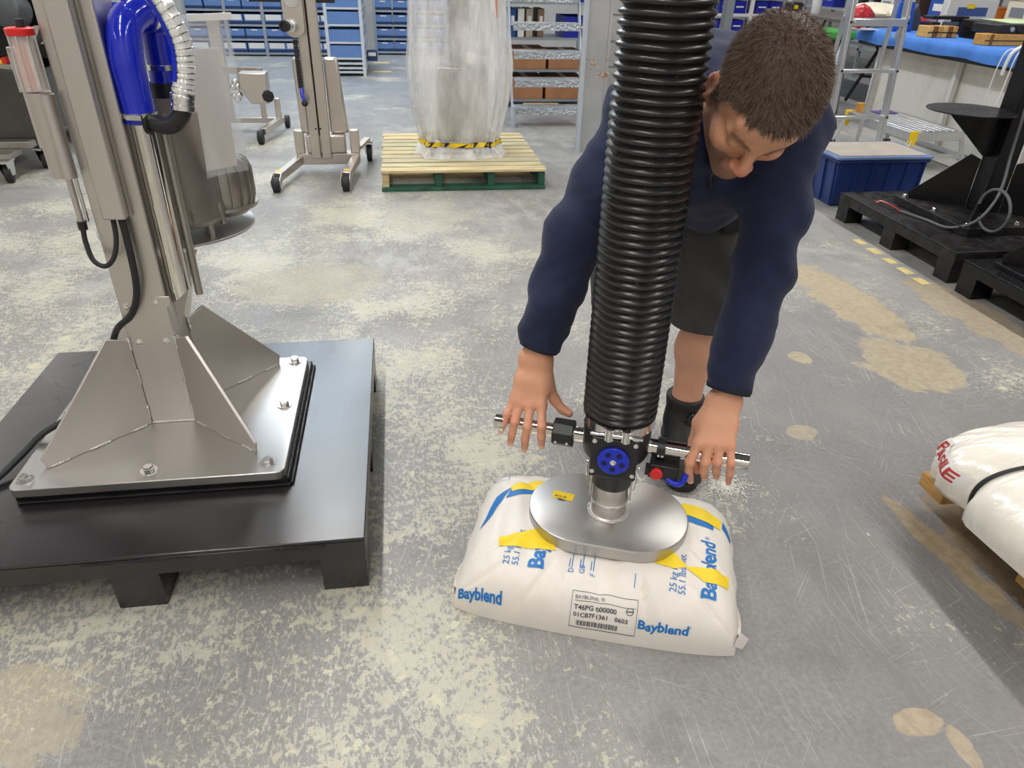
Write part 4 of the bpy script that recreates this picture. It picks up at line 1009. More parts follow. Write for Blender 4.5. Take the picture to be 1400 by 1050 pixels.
# eyebrows
for sx in (-1, 1):
    b = MB(); r2 = random.Random(4)
    for i in range(420):
        u = r2.random(); tx, tz = sx * (.013 + .038 * u), .030 + .007 * math.sin(u * 2.4) + r2.gauss(0, .002)
        c_ = np.nonzero(near & (np.abs(hx - tx) < .0032) & (np.abs(hz - tz) < .0032) & (hy > .04))[0]
        if not len(c_): continue
        c_ = c_[np.argmax(hy[c_])]; p = V_[c_] + VN[c_] * .0004 - np.array((_bx, _by, 0))
        d = HM @ np.array((sx * .8, .10, .30 * (1 - u))) + VN[c_] * .3; d = d / np.linalg.norm(d) * .007; w = HM @ np.array((0, .2, 1)) * .0009
        b.add([tuple(p - w), tuple(p + w), tuple(p + d)], [(0, 1, 2)])
    tag(b.build('eyebrow', mat('dark_brow', rgb(44, 34, 30), .6), BO, local=True, smooth=False), kind='stuff')

# fleece
J = Field((-.06, 1.18, .40), (.70, 2.02, 1.24), .0045)
J.ell((.385, 1.54, 1.005), (.175, .165, .118), None, .05); J.ell((.395, 1.66, 1.01), (.17, .19, .128), None, .05); J.ell((.405, 1.81, .93), (.165, .13, .135), None, .05)
J.cone((.395, 1.50, .93), (.43, 1.66, .83), .125, .125, .05)
J.cone(hl(0, .035, -.135), (.385, 1.47, .94), .045, .09, .04)
J.cone((.33, 1.43, .985), (.43, 1.42, .985), .07, .07, .04)
J.cone((.378, 1.46, 1.005), (.388, 1.40, 1.015), .088, .074, .03)
CUF = {'R': .043, 'L': .0465}
for sd in 'RL':
    sh, el, wr = [np.array(p) for p in ARM[sd]]; g = 1.0 if sd == 'R' else .98
    d = (wr - el) / np.linalg.norm(wr - el); cu = wr - d * .028
    J.chain([(.382, 1.50, 1.0), sh + np.array((0, .01, 0)), sh * .45 + el * .55, el], [.09, (.066 if sd == 'R' else .076) * g, .062 * g, .058 * g], .04)
    J.chain([el, el * .5 + cu * .5, cu - d * .02], [.058 * g, .055 * g, .050 * g], .03)
    J.chain([cu - d * .03, cu - d * .004], [.050 * g, CUF[sd] * g], .01)
X, Y, Z = [a.astype(np.float32) for a in J.axes()]; X = X[:, None, None]; Y = Y[None, :, None]; Z = Z[None, None, :]
q1 = X * 13 + Y * 9 + Z * 46 + 1.9 * np.sin(X * 31 + 2) + 1.3 * np.sin(Y * 27); q2 = X * 30 - Z * 17 + Y * 12 + 2 * np.sin(Z * 17 + 1)
J.d += .0046 * np.sin(q1) * np.sin(X * 11 + Y * 8 + Z * 9) + .0042 * np.sin(q2) * np.sin(Z * 12 + 1) + .0014 * np.sin(X * 85 + 3 * np.sin(Z * 40)) * np.sin(Z * 75 + Y * 30)
# sleeves end in a clean cut at the wrist
for sd in 'RL':
    sh, el, wr = [np.array(p) for p in ARM[sd]]; d = (wr - el) / np.linalg.norm(wr - el); cu = wr - d * .028
    sl, bx, by, bz = J.block(wr - .16, wr + .16)
    pl = (bx - cu[0]) * d[0] + (by - cu[1]) * d[1] + (bz - cu[2]) * d[2]
    J.d[sl] = np.maximum(J.d[sl], pl)
# neck opening and head room
B2 = hl(0, -.012, .02); J.ell(B2, (.098, .105, .105), HM, .01, True)
Vj, Fj = J.mesh(); Vj = smooth_mesh(Vj, Fj, 2, .4)
m_fle = mat('navy_fleece', rgb(30, 37, 66), .92, sheen=.08, bump=.0012, bscale=260, var=.12, vscale=30)
FL = np_mesh('fleece', loc(Vj), Fj, m_fle, PE)
m_navd = mat('navy_trim', rgb(22, 26, 44), .8)
for sd in 'RL':
    sh, el, wr = [np.array(p) for p in ARM[sd]]; d = (wr - el) / np.linalg.norm(wr - el); cu = wr - d * .028 - np.array((_bx, _by, 0)); r = CUF[sd] * (1.0 if sd == 'R' else .98)
    MB().lathe([(r - .006, -.012), (r + .0015, -.012), (r + .0025, -.006), (r + .001, .003), (r - .008, .004)], tuple(cu), tuple(d), 36).build('cuff', m_navd, FL, local=True)
# folded collar around the neck
b = MB(); ax = np.array((.012, -.07, .004)); ax /= np.linalg.norm(ax); u = np.cross(ax, (0, 0, 1)); u /= np.linalg.norm(u); w = np.cross(u, ax); c0_ = np.array((.381, 1.425, 1.012)) - np.array((_bx, _by, 0))
prof = [(.086, -.02), (.092, .0), (.088, .022), (.080, .040), (.074, .042), (.074, .02), (.078, -.01)]; sg = 40
for r, h in prof:
    for k in range(sg):
        a = 2 * PI * k / sg; b.v.append(tuple(c0_ + ax * (h + .012 * math.cos(a * 1 + 1.5)) + (u * math.cos(a) + w * math.sin(a) * .95) * (r + .003 * math.sin(3 * a))))
for i in range(len(prof) - 1): b.f += [(i * sg + k, i * sg + (k + 1) % sg, (i + 1) * sg + (k + 1) % sg, (i + 1) * sg + k) for k in range(sg)]
b.build('collar', m_fle, FL, local=True, angle=70)
zp = []
for i in range(16):                                                   # the zip lies on the chest of the fleece
    xz = (.352 + .0012 * i, .960 - .0062 * i); c_ = np.nonzero((np.abs(Vj[:, 0] - xz[0]) < .007) & (np.abs(Vj[:, 2] - xz[1]) < .007))[0]
    if len(c_): zp.append(tuple(Vj[c_[np.argmin(Vj[c_, 1])]] - np.array((_bx, _by, 0)) + np.array((0, -.0015, 0))))
if len(zp) > 3:
    ZP = MB().tube(zp, .0035, 8).build('zip', M_PLB, FL, local=True)
    MB().bar(Vector(zp[2]) + Vector((0, -.004, 0)), Vector(zp[3]) + Vector((.001, -.006, -.012)), .006, .003).build('zip_pull', M_CHR, ZP, local=True)

# work shorts
S = Field((.14, 1.58, .38), (.68, 2.02, 1.02), .0045)
S.ell((.405, 1.83, .87), (.160, .125, .12), None, .04)
for sd in 'LR':
    h_, k_, a_ = [np.array(p) for p in LEG[sd]]; e_ = k_ + np.array((0, 0, -.06)); S.chain([h_ + np.array((0, 0, .0)), h_ * .5 + k_ * .5, e_], [.108, .098, .085], .035)
S.chain([(.535, 1.715, .70), (.54, 1.70, .58)], [.045, .042], .02)         # cargo pocket
X, Y, Z = [a.astype(np.float32) for a in S.axes()]; X = X[:, None, None]; Y = Y[None, :, None]; Z = Z[None, None, :]
S.d += .004 * np.sin(Z * 40 + X * 22 + 1.5 * np.sin(X * 30 + Y * 20)) * np.sin(X * 18 + Z * 7) + .0025 * np.sin(X * 60 + Z * 25 + 2 * np.sin(Z * 22))
S.d = np.maximum(S.d, .432 - Z + .02 * (X - .5))
Vs, Fs2 = S.mesh(); Vs = smooth_mesh(Vs, Fs2, 2, .4)
m_sho = mat('charcoal_workwear', rgb(62, 62, 62), .85, bump=.0008, bscale=300, var=.12, vscale=25)
SHO = np_mesh('shorts', loc(Vs), Fs2, m_sho, PE)
m_shd = mat('black_webbing', (.012, .012, .013, 1), .7)
def pl_(*p): return tuple(np.array(p) - np.array((_bx, _by, 0)))
MB().bar(pl_(.505, 1.672, .80), pl_(.520, 1.655, .70), .05, .016, (0, -1, 0)).build('tool_pocket', m_shd, SHO, local=True, bevel=.005)
MB().tube([pl_(.55, 1.665, .79), pl_(.553, 1.655, .75)], .004, 8).build('zip_pull', M_CHR, SHO, local=True)

# boots
m_boot = mat('black_boot', (.014, .014, .015, 1), .55, bump=.002, bscale=60, var=.3, vscale=30); m_sole = mat('boot_sole', (.02, .02, .02, 1), .7)
m_toe = mat('boot_toe_rubber', rgb(58, 58, 56), .65, bump=.001, bscale=80, var=.25, vscale=25)
for sd, (ox, oy) in (('L', (0, 0)), ('R', (-.196, .138))):
    Fb = Field((.40 + ox, 1.49 + oy, .0), (.60 + ox, 1.84 + oy, .24), .0038)
    o3 = np.array((ox, oy, 0))
    Fb.chain([np.array((.494, 1.722, .19)) + o3, np.array((.494, 1.722, .12)) + o3], [.048, .053], .01)
    Fb.cone(np.array((.494, 1.725, .196)) + o3, np.array((.494, 1.720, .194)) + o3, .053, .053, .01)
    Fb.chain([np.array((.496, 1.745, .055)) + o3, np.array((.488, 1.66, .062)) + o3, np.array((.482, 1.588, .047)) + o3], [.050, .051, .054], .03)
    Fb.cone(np.array((.492, 1.70, .12)) + o3, np.array((.486, 1.645, .082)) + o3, .045, .036, .02)
    zz = Fb.axes()[2].astype(np.float32)[None, None, :]; yy = Fb.axes()[1].astype(np.float32)[None, :, None]
    Fb.d = np.maximum(np.maximum(Fb.d, .024 - zz), zz - .202)
    Vb, Fq = Fb.mesh(); Vb = smooth_mesh(Vb, Fq, 2, .4)
    BT = np_mesh('boot', loc(Vb), Fq, m_boot, PE)
    out = []
    for k in range(40):
        a = 2 * PI * k / 40; yv = math.sin(a); xw = math.cos(a); cy_ = 1.664 + .133 * yv; wd_ = .057 if yv < 0 else .049
        sh_ = abs(xw) ** .75 * math.copysign(1, xw); out.append((.4885 + .05 * (cy_ - 1.667) + wd_ * sh_ + ox - _bx, cy_ + oy - _by, .0005))
    MB().prism(out, (0, 0, .0255)).build('sole', m_sole, BT, local=True, bevel=.004)
    b = MB()
    for i in range(11):
        for j in range(20):
            f = i / 10; a = PI * j / 19; r = .0558 * math.sin(PI / 2 * min(1, .25 + f * .75)); y0_ = 1.588 + oy - .0555 * math.cos(PI / 2 * f) * (1) - 0
            b.v.append((.482 + ox + r * math.cos(a) - _bx, y0_ + .0 - _by + (0.0), .026 + .077 * math.sin(a) * math.sin(PI / 2 * min(1, .25 + f * .75)) ** .8))
    b.f = [(i * 20 + j, (i + 1) * 20 + j, (i + 1) * 20 + j + 1, i * 20 + j + 1) for i in range(10) for j in range(19)]
    b.build('toe_cap', m_toe, BT, local=True)
    dc = np.array((.508 + ox - _bx, 1.667 + oy - _by, .152)); dn = np.array((.45, -.85, .25)); dn /= np.linalg.norm(dn)
    DI = MB().lathe([(.019, 0), (.019, .006), (.0165, .008), (.012, .008), (.010, .005), (0, .005)], tuple(dc), tuple(dn), 24).build('lacing_dial', M_PLB, BT, local=True)
    for k in range(12):
        a = 2 * PI * k / 12; u = np.cross(dn, (0, 0, 1)); u /= np.linalg.norm(u); w = np.cross(u, dn); p = dc + dn * .004 + (u * math.cos(a) + w * math.sin(a)) * .0192
        MB().ball(tuple(p), .0026, 6, 4).build('dial_ridge', M_PLB, DI, local=True)
    for i in range(3):
        z_ = .085 + .026 * i; MB().tube(bez([(.462 + ox - _bx, 1.655 + .014 * i + oy - _by, z_), (.488 + ox - _bx, 1.630 + .016 * i + oy - _by, z_ + .012), (.514 + ox - _bx, 1.652 + .014 * i + oy - _by, z_)], 12), .003, 6).build('lace', m_shd, BT, local=True)
# ------------------------------------------------------------ wooden pallet with the film-wrapped machine
def slat(t, x0, x1, y0, y1, z0, z1, name='plank', m=None):
    return MB().box(x0, x1, y0, y1, z0, z1).build(name, m or M_WOOD, t, bevel=.003)
M_WP2 = mat('weathered_pine', rgb(188, 178, 146), .75, var=.25, vscale=5, stretch=(1, 12, 12)); M_WP3 = mat('green_tinged_pine', rgb(196, 188, 150), .75, var=.3, vscale=4, stretch=(1, 10, 10))
WP = thing('wooden_pallet', 'pale pine pallet with green painted edges under the film-wrapped machine', 'pallet', (.37, 4.965, 0))
y = 4.435; k = 0
while y < 5.47:
    wv = (.085, .078, .09, .082)[k % 4]; slat(WP, -.14 + .004 * (k % 3), .885 - .005 * (k % 2), y, y + wv, .112, .13 - .001 * (k % 2), 'plank', (M_WOOD, M_WP2, M_WP3)[(k * 5 + k // 3) % 3]); y += wv + .028; k += 1
for x in (-.135, .19, .52, .84):
    MB().box(x, x + .042, 4.455, 5.49, .024, .1115).build('stringer', M_GRN if x > -.1 else M_WOODX, WP, bevel=.002)
for y0_ in (4.437, 4.75, 5.05, 5.38): MB().box(-.14, .885, y0_, y0_ + .09, 0.0, .0235).build('bottom_board', M_GRN if y0_ < 4.5 else M_WOODX, WP, bevel=.002)

# machine seen through the film
WM = thing('wrapped_machine', 'tall grey machine wrapped in cloudy film on the wooden pallet', 'machine', (.40, 4.95, .13))
MB().box(.24, .56, 4.84, 5.10, .22, .66).build('cabinet', M_STD, WM, bevel=.006)
MB().box(.33, .45, 4.90, 5.06, .66, 1.7).build('mast', M_STD, WM, bevel=.004)
MB().box(.20, .62, 4.86, 5.06, .132, .21).build('base_frame', M_STD, WM, bevel=.006)
MB().lathe([(.035, 0), (.035, .02), (.028, .024), (0, .024)], (.455, 4.83, .72), (0, -1, 0), 24).build('dial', M_WHT, WM)
MB().lathe([(.05, 0), (.05, .012), (.04, .014), (0, .014)], (.445, 4.842, .715), (0, -1, 0), 24).build('dial_rim', mat('grey_plastic', rgb(120, 122, 120), .5), WM)
MB().box(.595, .605, 4.74, 4.86, .95, 1.12).build('warning_label', mat('orange_label', rgb(214, 148, 110), .6), WM)
for x in (.20, .56): MB().lathe([(.04, -.02), (.045, -.01), (.045, .01), (.04, .02)], (x, 4.80, .178), (1, 0, 0), 20).build('wheel', M_RUB, WM)
# film: vertical folds gathered at a taped waist, ruffled below
n = NT('cloudy_film'); tr = n.t.nodes.new('ShaderNodeBsdfTransparent'); mx = n.t.nodes.new('ShaderNodeMixShader')
n.b.inputs['Base Color'].default_value = rgb(250, 250, 250); n.b.inputs['Roughness'].default_value = .2; n.b.inputs['Specular IOR Level'].default_value = .8
fac = n.math('ADD', .24, n.math('MULTIPLY', n.step(n.noise(4, 5, .65, n.mapped((1, 1, .3))), .3, .72), .5)); n.link(fac, mx.inputs[0])
n.link(tr.outputs[0], mx.inputs[1]); n.link(n.b.outputs[0], mx.inputs[2]); n.link(mx.outputs[0], n.t.nodes['Material Output'].inputs[0])
n.bump(n.noise(11, 5, .6, n.mapped((1, 1, .25))), .04); M_FILM = n.m
b = MB(); NA, NZ = 120, 70; rf = random.Random(11); ph = [rf.uniform(0, 6.28) for _ in range(12)]
def film(a, z):
    lv_ = [(.135, .30, .27), (.150, .285, .25), (.185, .255, .215), (.21, .245, .205), (.26, .262, .22), (.45, .31, .25), (.67, .325, .27), (.9, .30, .25), (1.3, .27, .22), (1.9, .22, .2)]
    for i in range(len(lv_) - 1):
        if z <= lv_[i + 1][0]: break
    f = min(1, max(0, (z - lv_[i][0]) / (lv_[i + 1][0] - lv_[i][0]))); hx_ = lv_[i][1] + f * (lv_[i + 1][1] - lv_[i][1]); hy_ = lv_[i][2] + f * (lv_[i + 1][2] - lv_[i][2])
    c, s = math.cos(a), math.sin(a); e = .62
    x = math.copysign(abs(c) ** e, c) * hx_; y = math.copysign(abs(s) ** e, s) * hy_
    am = .012 + .010 * math.exp(-((z - .2) / .06) ** 2)
    w = 1 + am / .25 * (math.sin(9 * a + ph[0] + 3 * z) * .6 + math.sin(17 * a + ph[1] - 4 * z) * .5 + math.sin(29 * a + ph[2] + 6 * z) * .35 + (math.sin(40 * z + 5 * a) * .5 if z < .2 else 0))
    return (.385 + x * w, 4.95 + y * w, z)
zs = [.1315 + (.21 - .1315) * i / 16 for i in range(17)] + [.21 + 1.65 * (i / (NZ - 17)) ** 1.2 for i in range(1, NZ - 16)]
for z in zs:
    for k in range(NA): b.v.append(film(2 * PI * k / NA, z))
b.f = [(i * NA + k, i * NA + (k + 1) % NA, (i + 1) * NA + (k + 1) % NA, (i + 1) * NA + k) for i in range(len(zs) - 1) for k in range(NA)]
o = b.build('film_wrap', M_FILM, WM, angle=80)
tb = MB(); ty = MB()
for k in range(NA):
    a0, a1 = 2 * PI * k / NA, 2 * PI * (k + 1) / NA
    q = [Vector(film(a, z)) for a, z in ((a0, .196), (a1, .196), (a1, .224), (a0, .224))]; q = [p + (p - Vector((.385, 4.95, p.z))).normalized() * .004 for p in q]
    if k % 1 == 0: ty.add(q, [(0, 1, 2, 3)])
TPE = ty.build('tape_band', M_YEL, WM)
k = 0
for k in range(1, NA, 8):
    sb = MB()
    for j in range(4):
        a0, a1 = 2 * PI * (k + j) / NA, 2 * PI * (k + j + 1) / NA; sh_ = 2 * PI * 2 / NA
        q = [Vector(film(a, z)) for a, z in ((a0, .196), (a1, .196), (a1 + sh_, .224), (a0 + sh_, .224))]; q = [p + (p - Vector((.385, 4.95, p.z))).normalized() * .0058 for p in q]; sb.add(q, [(0, 1, 2, 3)])
    sb.build('tape_stripe', M_PLB, TPE)

# ------------------------------------------------------------ stainless lift trolley
def wheel(c, r, w, t, ax=(1, 0, 0), m=M_RUB):
    WH = MB().lathe([(r * .5, -w / 2), (r * .94, -w / 2), (r, -w * .32), (r, w * .32), (r * .94, w / 2), (r * .5, w / 2)], c, ax, 24).build('wheel', m, t)
    MB().lathe([(r * .5, -w * .45), (r * .5, w * .45)], c, ax, 18).build('hub', M_STD, WH); return WH
ST_ = thing('lift_trolley', 'stainless lift trolley with a mast on two straddle legs beside the wooden pallet', 'trolley', (-.50, 4.9, 0))
m_beige = mat('warm_stainless', (.62, .57, .52, 1), .36, 1, var=.06, vscale=4)
MB().box(-.69, -.285, 4.92, 5.0, .055, .125).build('cross_beam', m_beige, ST_, bevel=.006)
for xa, xb in ((-.665, -.765), (-.31, -.352)):
    MB().bar((xa, 4.96, .085), (xb, 4.54, .075), .05, .05).build('straddle_leg', m_beige, ST_, bevel=.005)
    wheel((xb - .005, 4.48, .045), .045, .04, ST_)
    for e in (-.026, .026): MB().bar((xb + e - .005, 4.45, .055), (xb + e - .003, 4.56, .078), .006, .05).build('fork', m_beige, ST_, bevel=.002)
    MB().box(xb - .018, xb + .018, 4.57, 4.61, .1005, .1015).build('sticker', M_YEL, ST_)
    MB().box(xa - .03, xa + .03, 4.93, 4.99, .125, .27).build('leg_socket', m_beige, ST_, bevel=.005)
MB().box(-.62, -.37, 4.91, 5.02, .125, .245).build('base_housing', m_beige, ST_, bevel=.012)
MB().box(-.59, -.53, 4.885, 4.93, .10, 1.75).build('mast_rail', m_beige, ST_, bevel=.005)
MB().box(-.522, -.462, 4.885, 4.93, .10, 1.75).build('mast_rail', m_beige, ST_, bevel=.005)
MB().box(-.56, -.49, 4.915, 4.925, .12, 1.75).build('mast_slot', M_PLB, ST_)
for s_, (xa, xb, xt) in enumerate(((-.645, -.592, -.592), (-.46, -.345, -.375))):
    MB().prism([(xa if s_ == 0 else -.46, 4.94, .25), (-.592 if s_ == 0 else xb, 4.94, .25), (-.592 if s_ == 0 else xt, 4.94, .70), (-.65 if s_ == 0 else -.46, 4.94, .70)], (0, .07, 0)).build('shield_panel', m_beige, ST_, bevel=.012)
MB().prism([(x, 4.84, z) for x, z in [(-.655, 1.3), (-.655, .88)] + [(-.595 + .06 * math.cos(a), .88 + .06 * math.sin(a)) for a in np.linspace(PI, 2 * PI, 12)] + [(-.535, 1.3)]], (0, .035, 0)).build('head_plate', m_beige, ST_, bevel=.004)
MB().lathe([(.042, 0), (.04, .006), (0, .008)], (-.595, 4.84, 1.02), (0, -1, 0), 28).build('boss', M_ALU, ST_)
MB().lathe([(.034, 0), (.034, .035), (.028, .038), (.028, .08)], (-.605, 4.84, .885), (-.35, -1, .05), 24).build('spindle', M_ALU, ST_)
MB().lathe([(.031, 0), (.031, .025), (.02, .026), (.02, .018), (0, .018)], (-.634, 4.757, .889), (-.35, -1, .05), 20).build('grip', M_PLB, ST_)
for i in range(15): MB().box(-.618, -.592, 4.86, 4.885, .535 + i * .0185, .5505 + i * .0185).build('chain_link', M_RUB, ST_)
MB().tube(bez([(-.60, 4.86, .535), (-.598, 4.84, .50), (-.588, 4.83, .47)], 10), .012, 10).build('lever', M_BLP, ST_); MB().ball((-.588, 4.83, .452), .02, 14, 10).build('lever_knob', M_PLB, ST_)
MB().box(-.86, -.36, 4.98, 5.04, 1.0, 1.07).build('top_arm', M_PLB, ST_, bevel=.004)
wheel((-.235, 5.25, .055), .055, .035, ST_); MB().prism([(-.262, 5.19, .13), (-.208, 5.19, .13), (-.208, 5.31, .13), (-.262, 5.31, .13)], (0, 0, .012)).build('caster_plate', M_STD, ST_)
for e in (-.024, .024): MB().prism([(-.235 + e - .002, 5.20, .13), (-.235 + e - .002, 5.30, .13), (-.235 + e - .002, 5.26, .05), (-.235 + e - .002, 5.24, .05)], (.004, 0, 0)).build('caster_fork', M_ALU, ST_)
MB().bar((-.29, 4.98, .15), (-.24, 5.25, .15), .04, .02).build('rear_arm', m_beige, ST_)
for x in (-.545, -.515): MB().lathe([(.006, 0), (.006, .002), (0, .003)], (x, 4.885, .29), (0, -1, 0), 10).build('screw', M_PLB, ST_)

L2 = thing('clamp_trolley', 'low stainless trolley with a boxed clamp arm standing behind the column machine', 'trolley', (-1.1, 6.2, 0))
MB().prism([(-1.20, 6.02, .36), (-1.20, 6.02, .47), (-1.0, 6.02, .47), (-1.0, 6.02, .25), (-1.13, 6.02, .25)], (0, .16, 0)).build('clamp_box', m_beige, L2, bevel=.006)
MB().bar((-1.42, 6.3, .46), (-1.05, 6.22, .46), .03, .05).build('boom', m_beige, L2); MB().lathe([(.045, 0), (.045, .025), (.036, .028), (0, .028)], (-1.0, 6.02, .31), (.2, -1, 0), 8).build('knob', M_PLB, L2)
for k in range(6):
    a = 2 * PI * k / 6; MB().ball((-1.235 + .02 * math.sin(a), 6.06, .34 + .06 * math.cos(a)), (.028, .03, .028), 10, 8).build('chuck_jaw', M_CHR, L2)
MB().lathe([(.05, -.02), (.05, .02)], (-1.235, 6.08, .34), (1, 0, 0), 20).build('chuck', M_CHR, L2)
MB().box(-.985, -.945, 6.16, 6.22, .10, .27).build('upright', m_beige, L2, bevel=.004); MB().box(-1.42, -.945, 6.3, 6.34, .06, .10).build('base_bar', m_beige, L2, bevel=.003); MB().box(-1.12, -1.08, 6.3, 6.34, .10, .36).build('upright', m_beige, L2)
MB().bar((-.965, 6.2, .095), (-1.05, 5.86, .08), .05, .05).build('leg', m_beige, L2, bevel=.004); wheel((-1.06, 5.8, .05), .05, .04, L2); wheel((-.94, 6.42, .05), .05, .035, L2)
MB().box(-1.05, -1.02, 5.9, 5.94, .106, .107).build('sticker', M_YEL, L2)
MB().box(-1.42, -1.33, 6.28, 6.36, .10, .82).build('mast', m_beige, L2, bevel=.004); MB().bar((-1.42, 6.25, .83), (-1.27, 6.2, .85), .03, .03).build('handle', M_WHT, L2)

# dark machine on castors at the far left
LM = thing('castor_machine', 'dark stainless cabinet machine on castors behind the column machine', 'machine', (-2.5, 5.1, 0))
MB().prism([(-2.9, 5.05, .2), (-2.27, 5.05, .2), (-2.21, 5.05, .60), (-2.9, 5.05, .66)], (0, .5, 0)).build('cabinet', mat('dark_stainless', (.11, .108, .105, 1), .38, 1, var=.15), LM, bevel=.008)
MB().box(-2.9, -2.30, 4.95, 5.04, .17, .21).build('chassis', M_STD, LM, bevel=.004)
for (x, y) in ((-2.40, 4.80), (-2.33, 5.16), (-2.55, 4.75), (-2.75, 5.2)):
    wheel((x, y, .055), .055, .04, LM, (1, .3, 0)); MB().prism([(x - .035, y - .06, .125), (x + .035, y - .06, .125), (x + .035, y + .05, .125), (x - .035, y + .05, .125)], (0, 0, .01)).build('caster_plate', M_CHR, LM)
    for e in (-.027, .027): MB().prism([(x + e - .002, y - .055, .125), (x + e - .002, y + .045, .125), (x + e - .002, y + .02, .045), (x + e - .002, y - .02, .045)], (.004, 0, 0)).build('caster_fork', M_CHR, LM)
MB().box(-2.62, -2.36, 4.80, 4.96, .135, .169).build('outrigger', M_STD, LM, bevel=.004)
MB().box(-2.42, -2.31, 5.06, 5.3, .60, .64).build('tray', M_STD, LM); MB().box(-2.41, -2.37, 5.08, 5.18, .6405, .66).build('yellow_switch', M_YEL, LM); MB().box(-2.37, -2.345, 5.08, 5.16, .6405, .675).build('red_switch', M_RED, LM)
MB().box(-2.9, -2.10, 5.2, 5.7, .66, 1.4).build('upper_housing', M_BLK, LM, bevel=.01)
MB().lathe([(.09, 0), (.10, .02), (.10, .12), (.07, .14), (.0, .14)], (-2.22, 5.15, .92), (-.3, -1, .2), 28).build('motor', mat('grey_casting', rgb(92, 94, 98), .45, .6), LM)
MB().lathe([(.045, 0), (.05, .05), (.0, .05)], (-2.12, 5.08, .80), (.5, -1, .1), 20).build('gland', M_STD, LM)
MB().tube(bez([(-2.25, 5.05, .78), (-2.18, 5.0, .74), (-2.10, 5.02, .78), (-2.06, 5.05, .86)], 20), .018, 10).build('cable', M_RUB, LM)

# ------------------------------------------------------------ racks of blue bins along the back
m_bin = mat('blue_bin', rgb(100, 134, 188), .5, var=.08); m_bind = mat('blue_bin_dark', rgb(40, 62, 104), .5)
m_post = mat('galvanised_post', rgb(150, 156, 162), .45, .3)
M_SH = m_post
def rack(x0, x1, y0, dep, zs_, posts, label, top=1.35):
    t = thing('shelf_rack', label, 'rack', ((x0 + x1) / 2, y0 + dep / 2, 0))
    for x in posts:
        for y in (y0, y0 + dep - .03): MB().box(x - .02, x + .02, y, y + .03, 0, top).build('post', m_post, t)
    for z in zs_: MB().box(x0, x1, y0 + .002, y0 + dep - .002, z - .025, z).build('shelf', m_post, t, bevel=.002)
    return t
def make_bin(w, h, d, big):
    t = thing('storage_bin', 'blue plastic storage bin', 'bin')
    pf = [(0, .0), (-.02, h * .80), (.03, h * .82), (.10, h), (d, h), (d - .01, 0)]
    b = MB(); th = .006
    for x in (-w / 2, w / 2 - th): b.prism([(x, p[0], p[1]) for p in pf], (th, 0, 0))
    b.box(-w / 2 + th, w / 2 - th, .0, d - .01, 0, th); b.box(-w / 2 + th, w / 2 - th, d - .016, d - .006, th, h)
    b.prism([(-w / 2 + th, 0, th), (-w / 2 + th, -.02, h * .80), (-w / 2 + th, -.012, h * .80), (-w / 2 + th, .008, th)], (w - 2 * th, 0, 0))
    b.build('tub', m_bin, t, local=True)
    MB().prism([(-w / 2, -.001, .002), (-w / 2, -.010, h * .24), (-w / 2, -.006, h * .24), (-w / 2, .004, .002)], (w, 0, 0)).build('base_band', m_bind, t, local=True)
    lw, z0, z1 = (w * .88, .34, .78) if big else (w * .34, .66, .76)
    f0, f1 = -.02 * z0 / .80 - .003, -.02 * z1 / .80 - .003
    MB().prism([(-lw / 2, f0, h * z0), (-lw / 2, f1, h * z1), (-lw / 2, f1 + .002, h * z1), (-lw / 2, f0 + .002, h * z0)], (lw, 0, 0)).build('label_card', M_WHT, t, local=True)
    return t
def put_bins(src, spots, labels, group):
    for i, (p, lb) in enumerate(zip(spots, labels)):
        if not src.get('used'): src.location = p; c = src; src['used'] = 1; c['label'] = lb; c['group'] = group
        else: c = place_copy(src, p, 0, lb, group)
        if 'used' in c and c is not src: del c['used']
ZS = [.045, .22, .40, .585, .77, .96]
NAMES = ['bottom shelf', 'second shelf up', 'third shelf up', 'fourth shelf up', 'fifth shelf up']
rack(-2.85, -.75, 11.38, .42, ZS, (-2.83, -2.31, -1.81, -1.30, -.78), 'grey bin rack on the back wall behind the lift trolley')
rack(-.32, 1.2, 11.65, .42, ZS, (-.30, .22, .72, 1.18), 'grey bin rack on the back wall behind the wrapped machine')
bB = make_bin(.235, .158, .36, True); bS = make_bin(.235, .158, .36, False)
BAYS = ['the fourth bay', 'the third bay', 'the second bay', 'the first bay']
for r in range(5):
    big = r in (0, 2); xs = [-2.70, -2.44, -2.20, -1.945, -1.67, -1.43, -1.16, -.92]
    nm = ['blue bin with %s label, %s, %s from the end-on rack' % ('wide' if big else 'small', NAMES[r], BAYS[i // 2]) for i in range(8)]
    put_bins(bB if big else bS, [(x, 11.40, ZS[r] + .0005) for x in xs], nm, 'bins in the rack behind the lift trolley')
    xs = [-.17, .09, .355, .60, .86]
    nm = ['blue bin, %s, %s of the rack behind the wrapped machine' % (NAMES[r], ('end bay', 'end bay', 'middle bay', 'middle bay', 'far bay')[i]) for i in range(5)]
    put_bins(bS, [(x, 11.67, ZS[r] + .0005) for x in xs], nm, 'bins in the rack behind the wrapped machine')
for s_ in (bB, bS):
    if 'used' in s_: del s_['used']
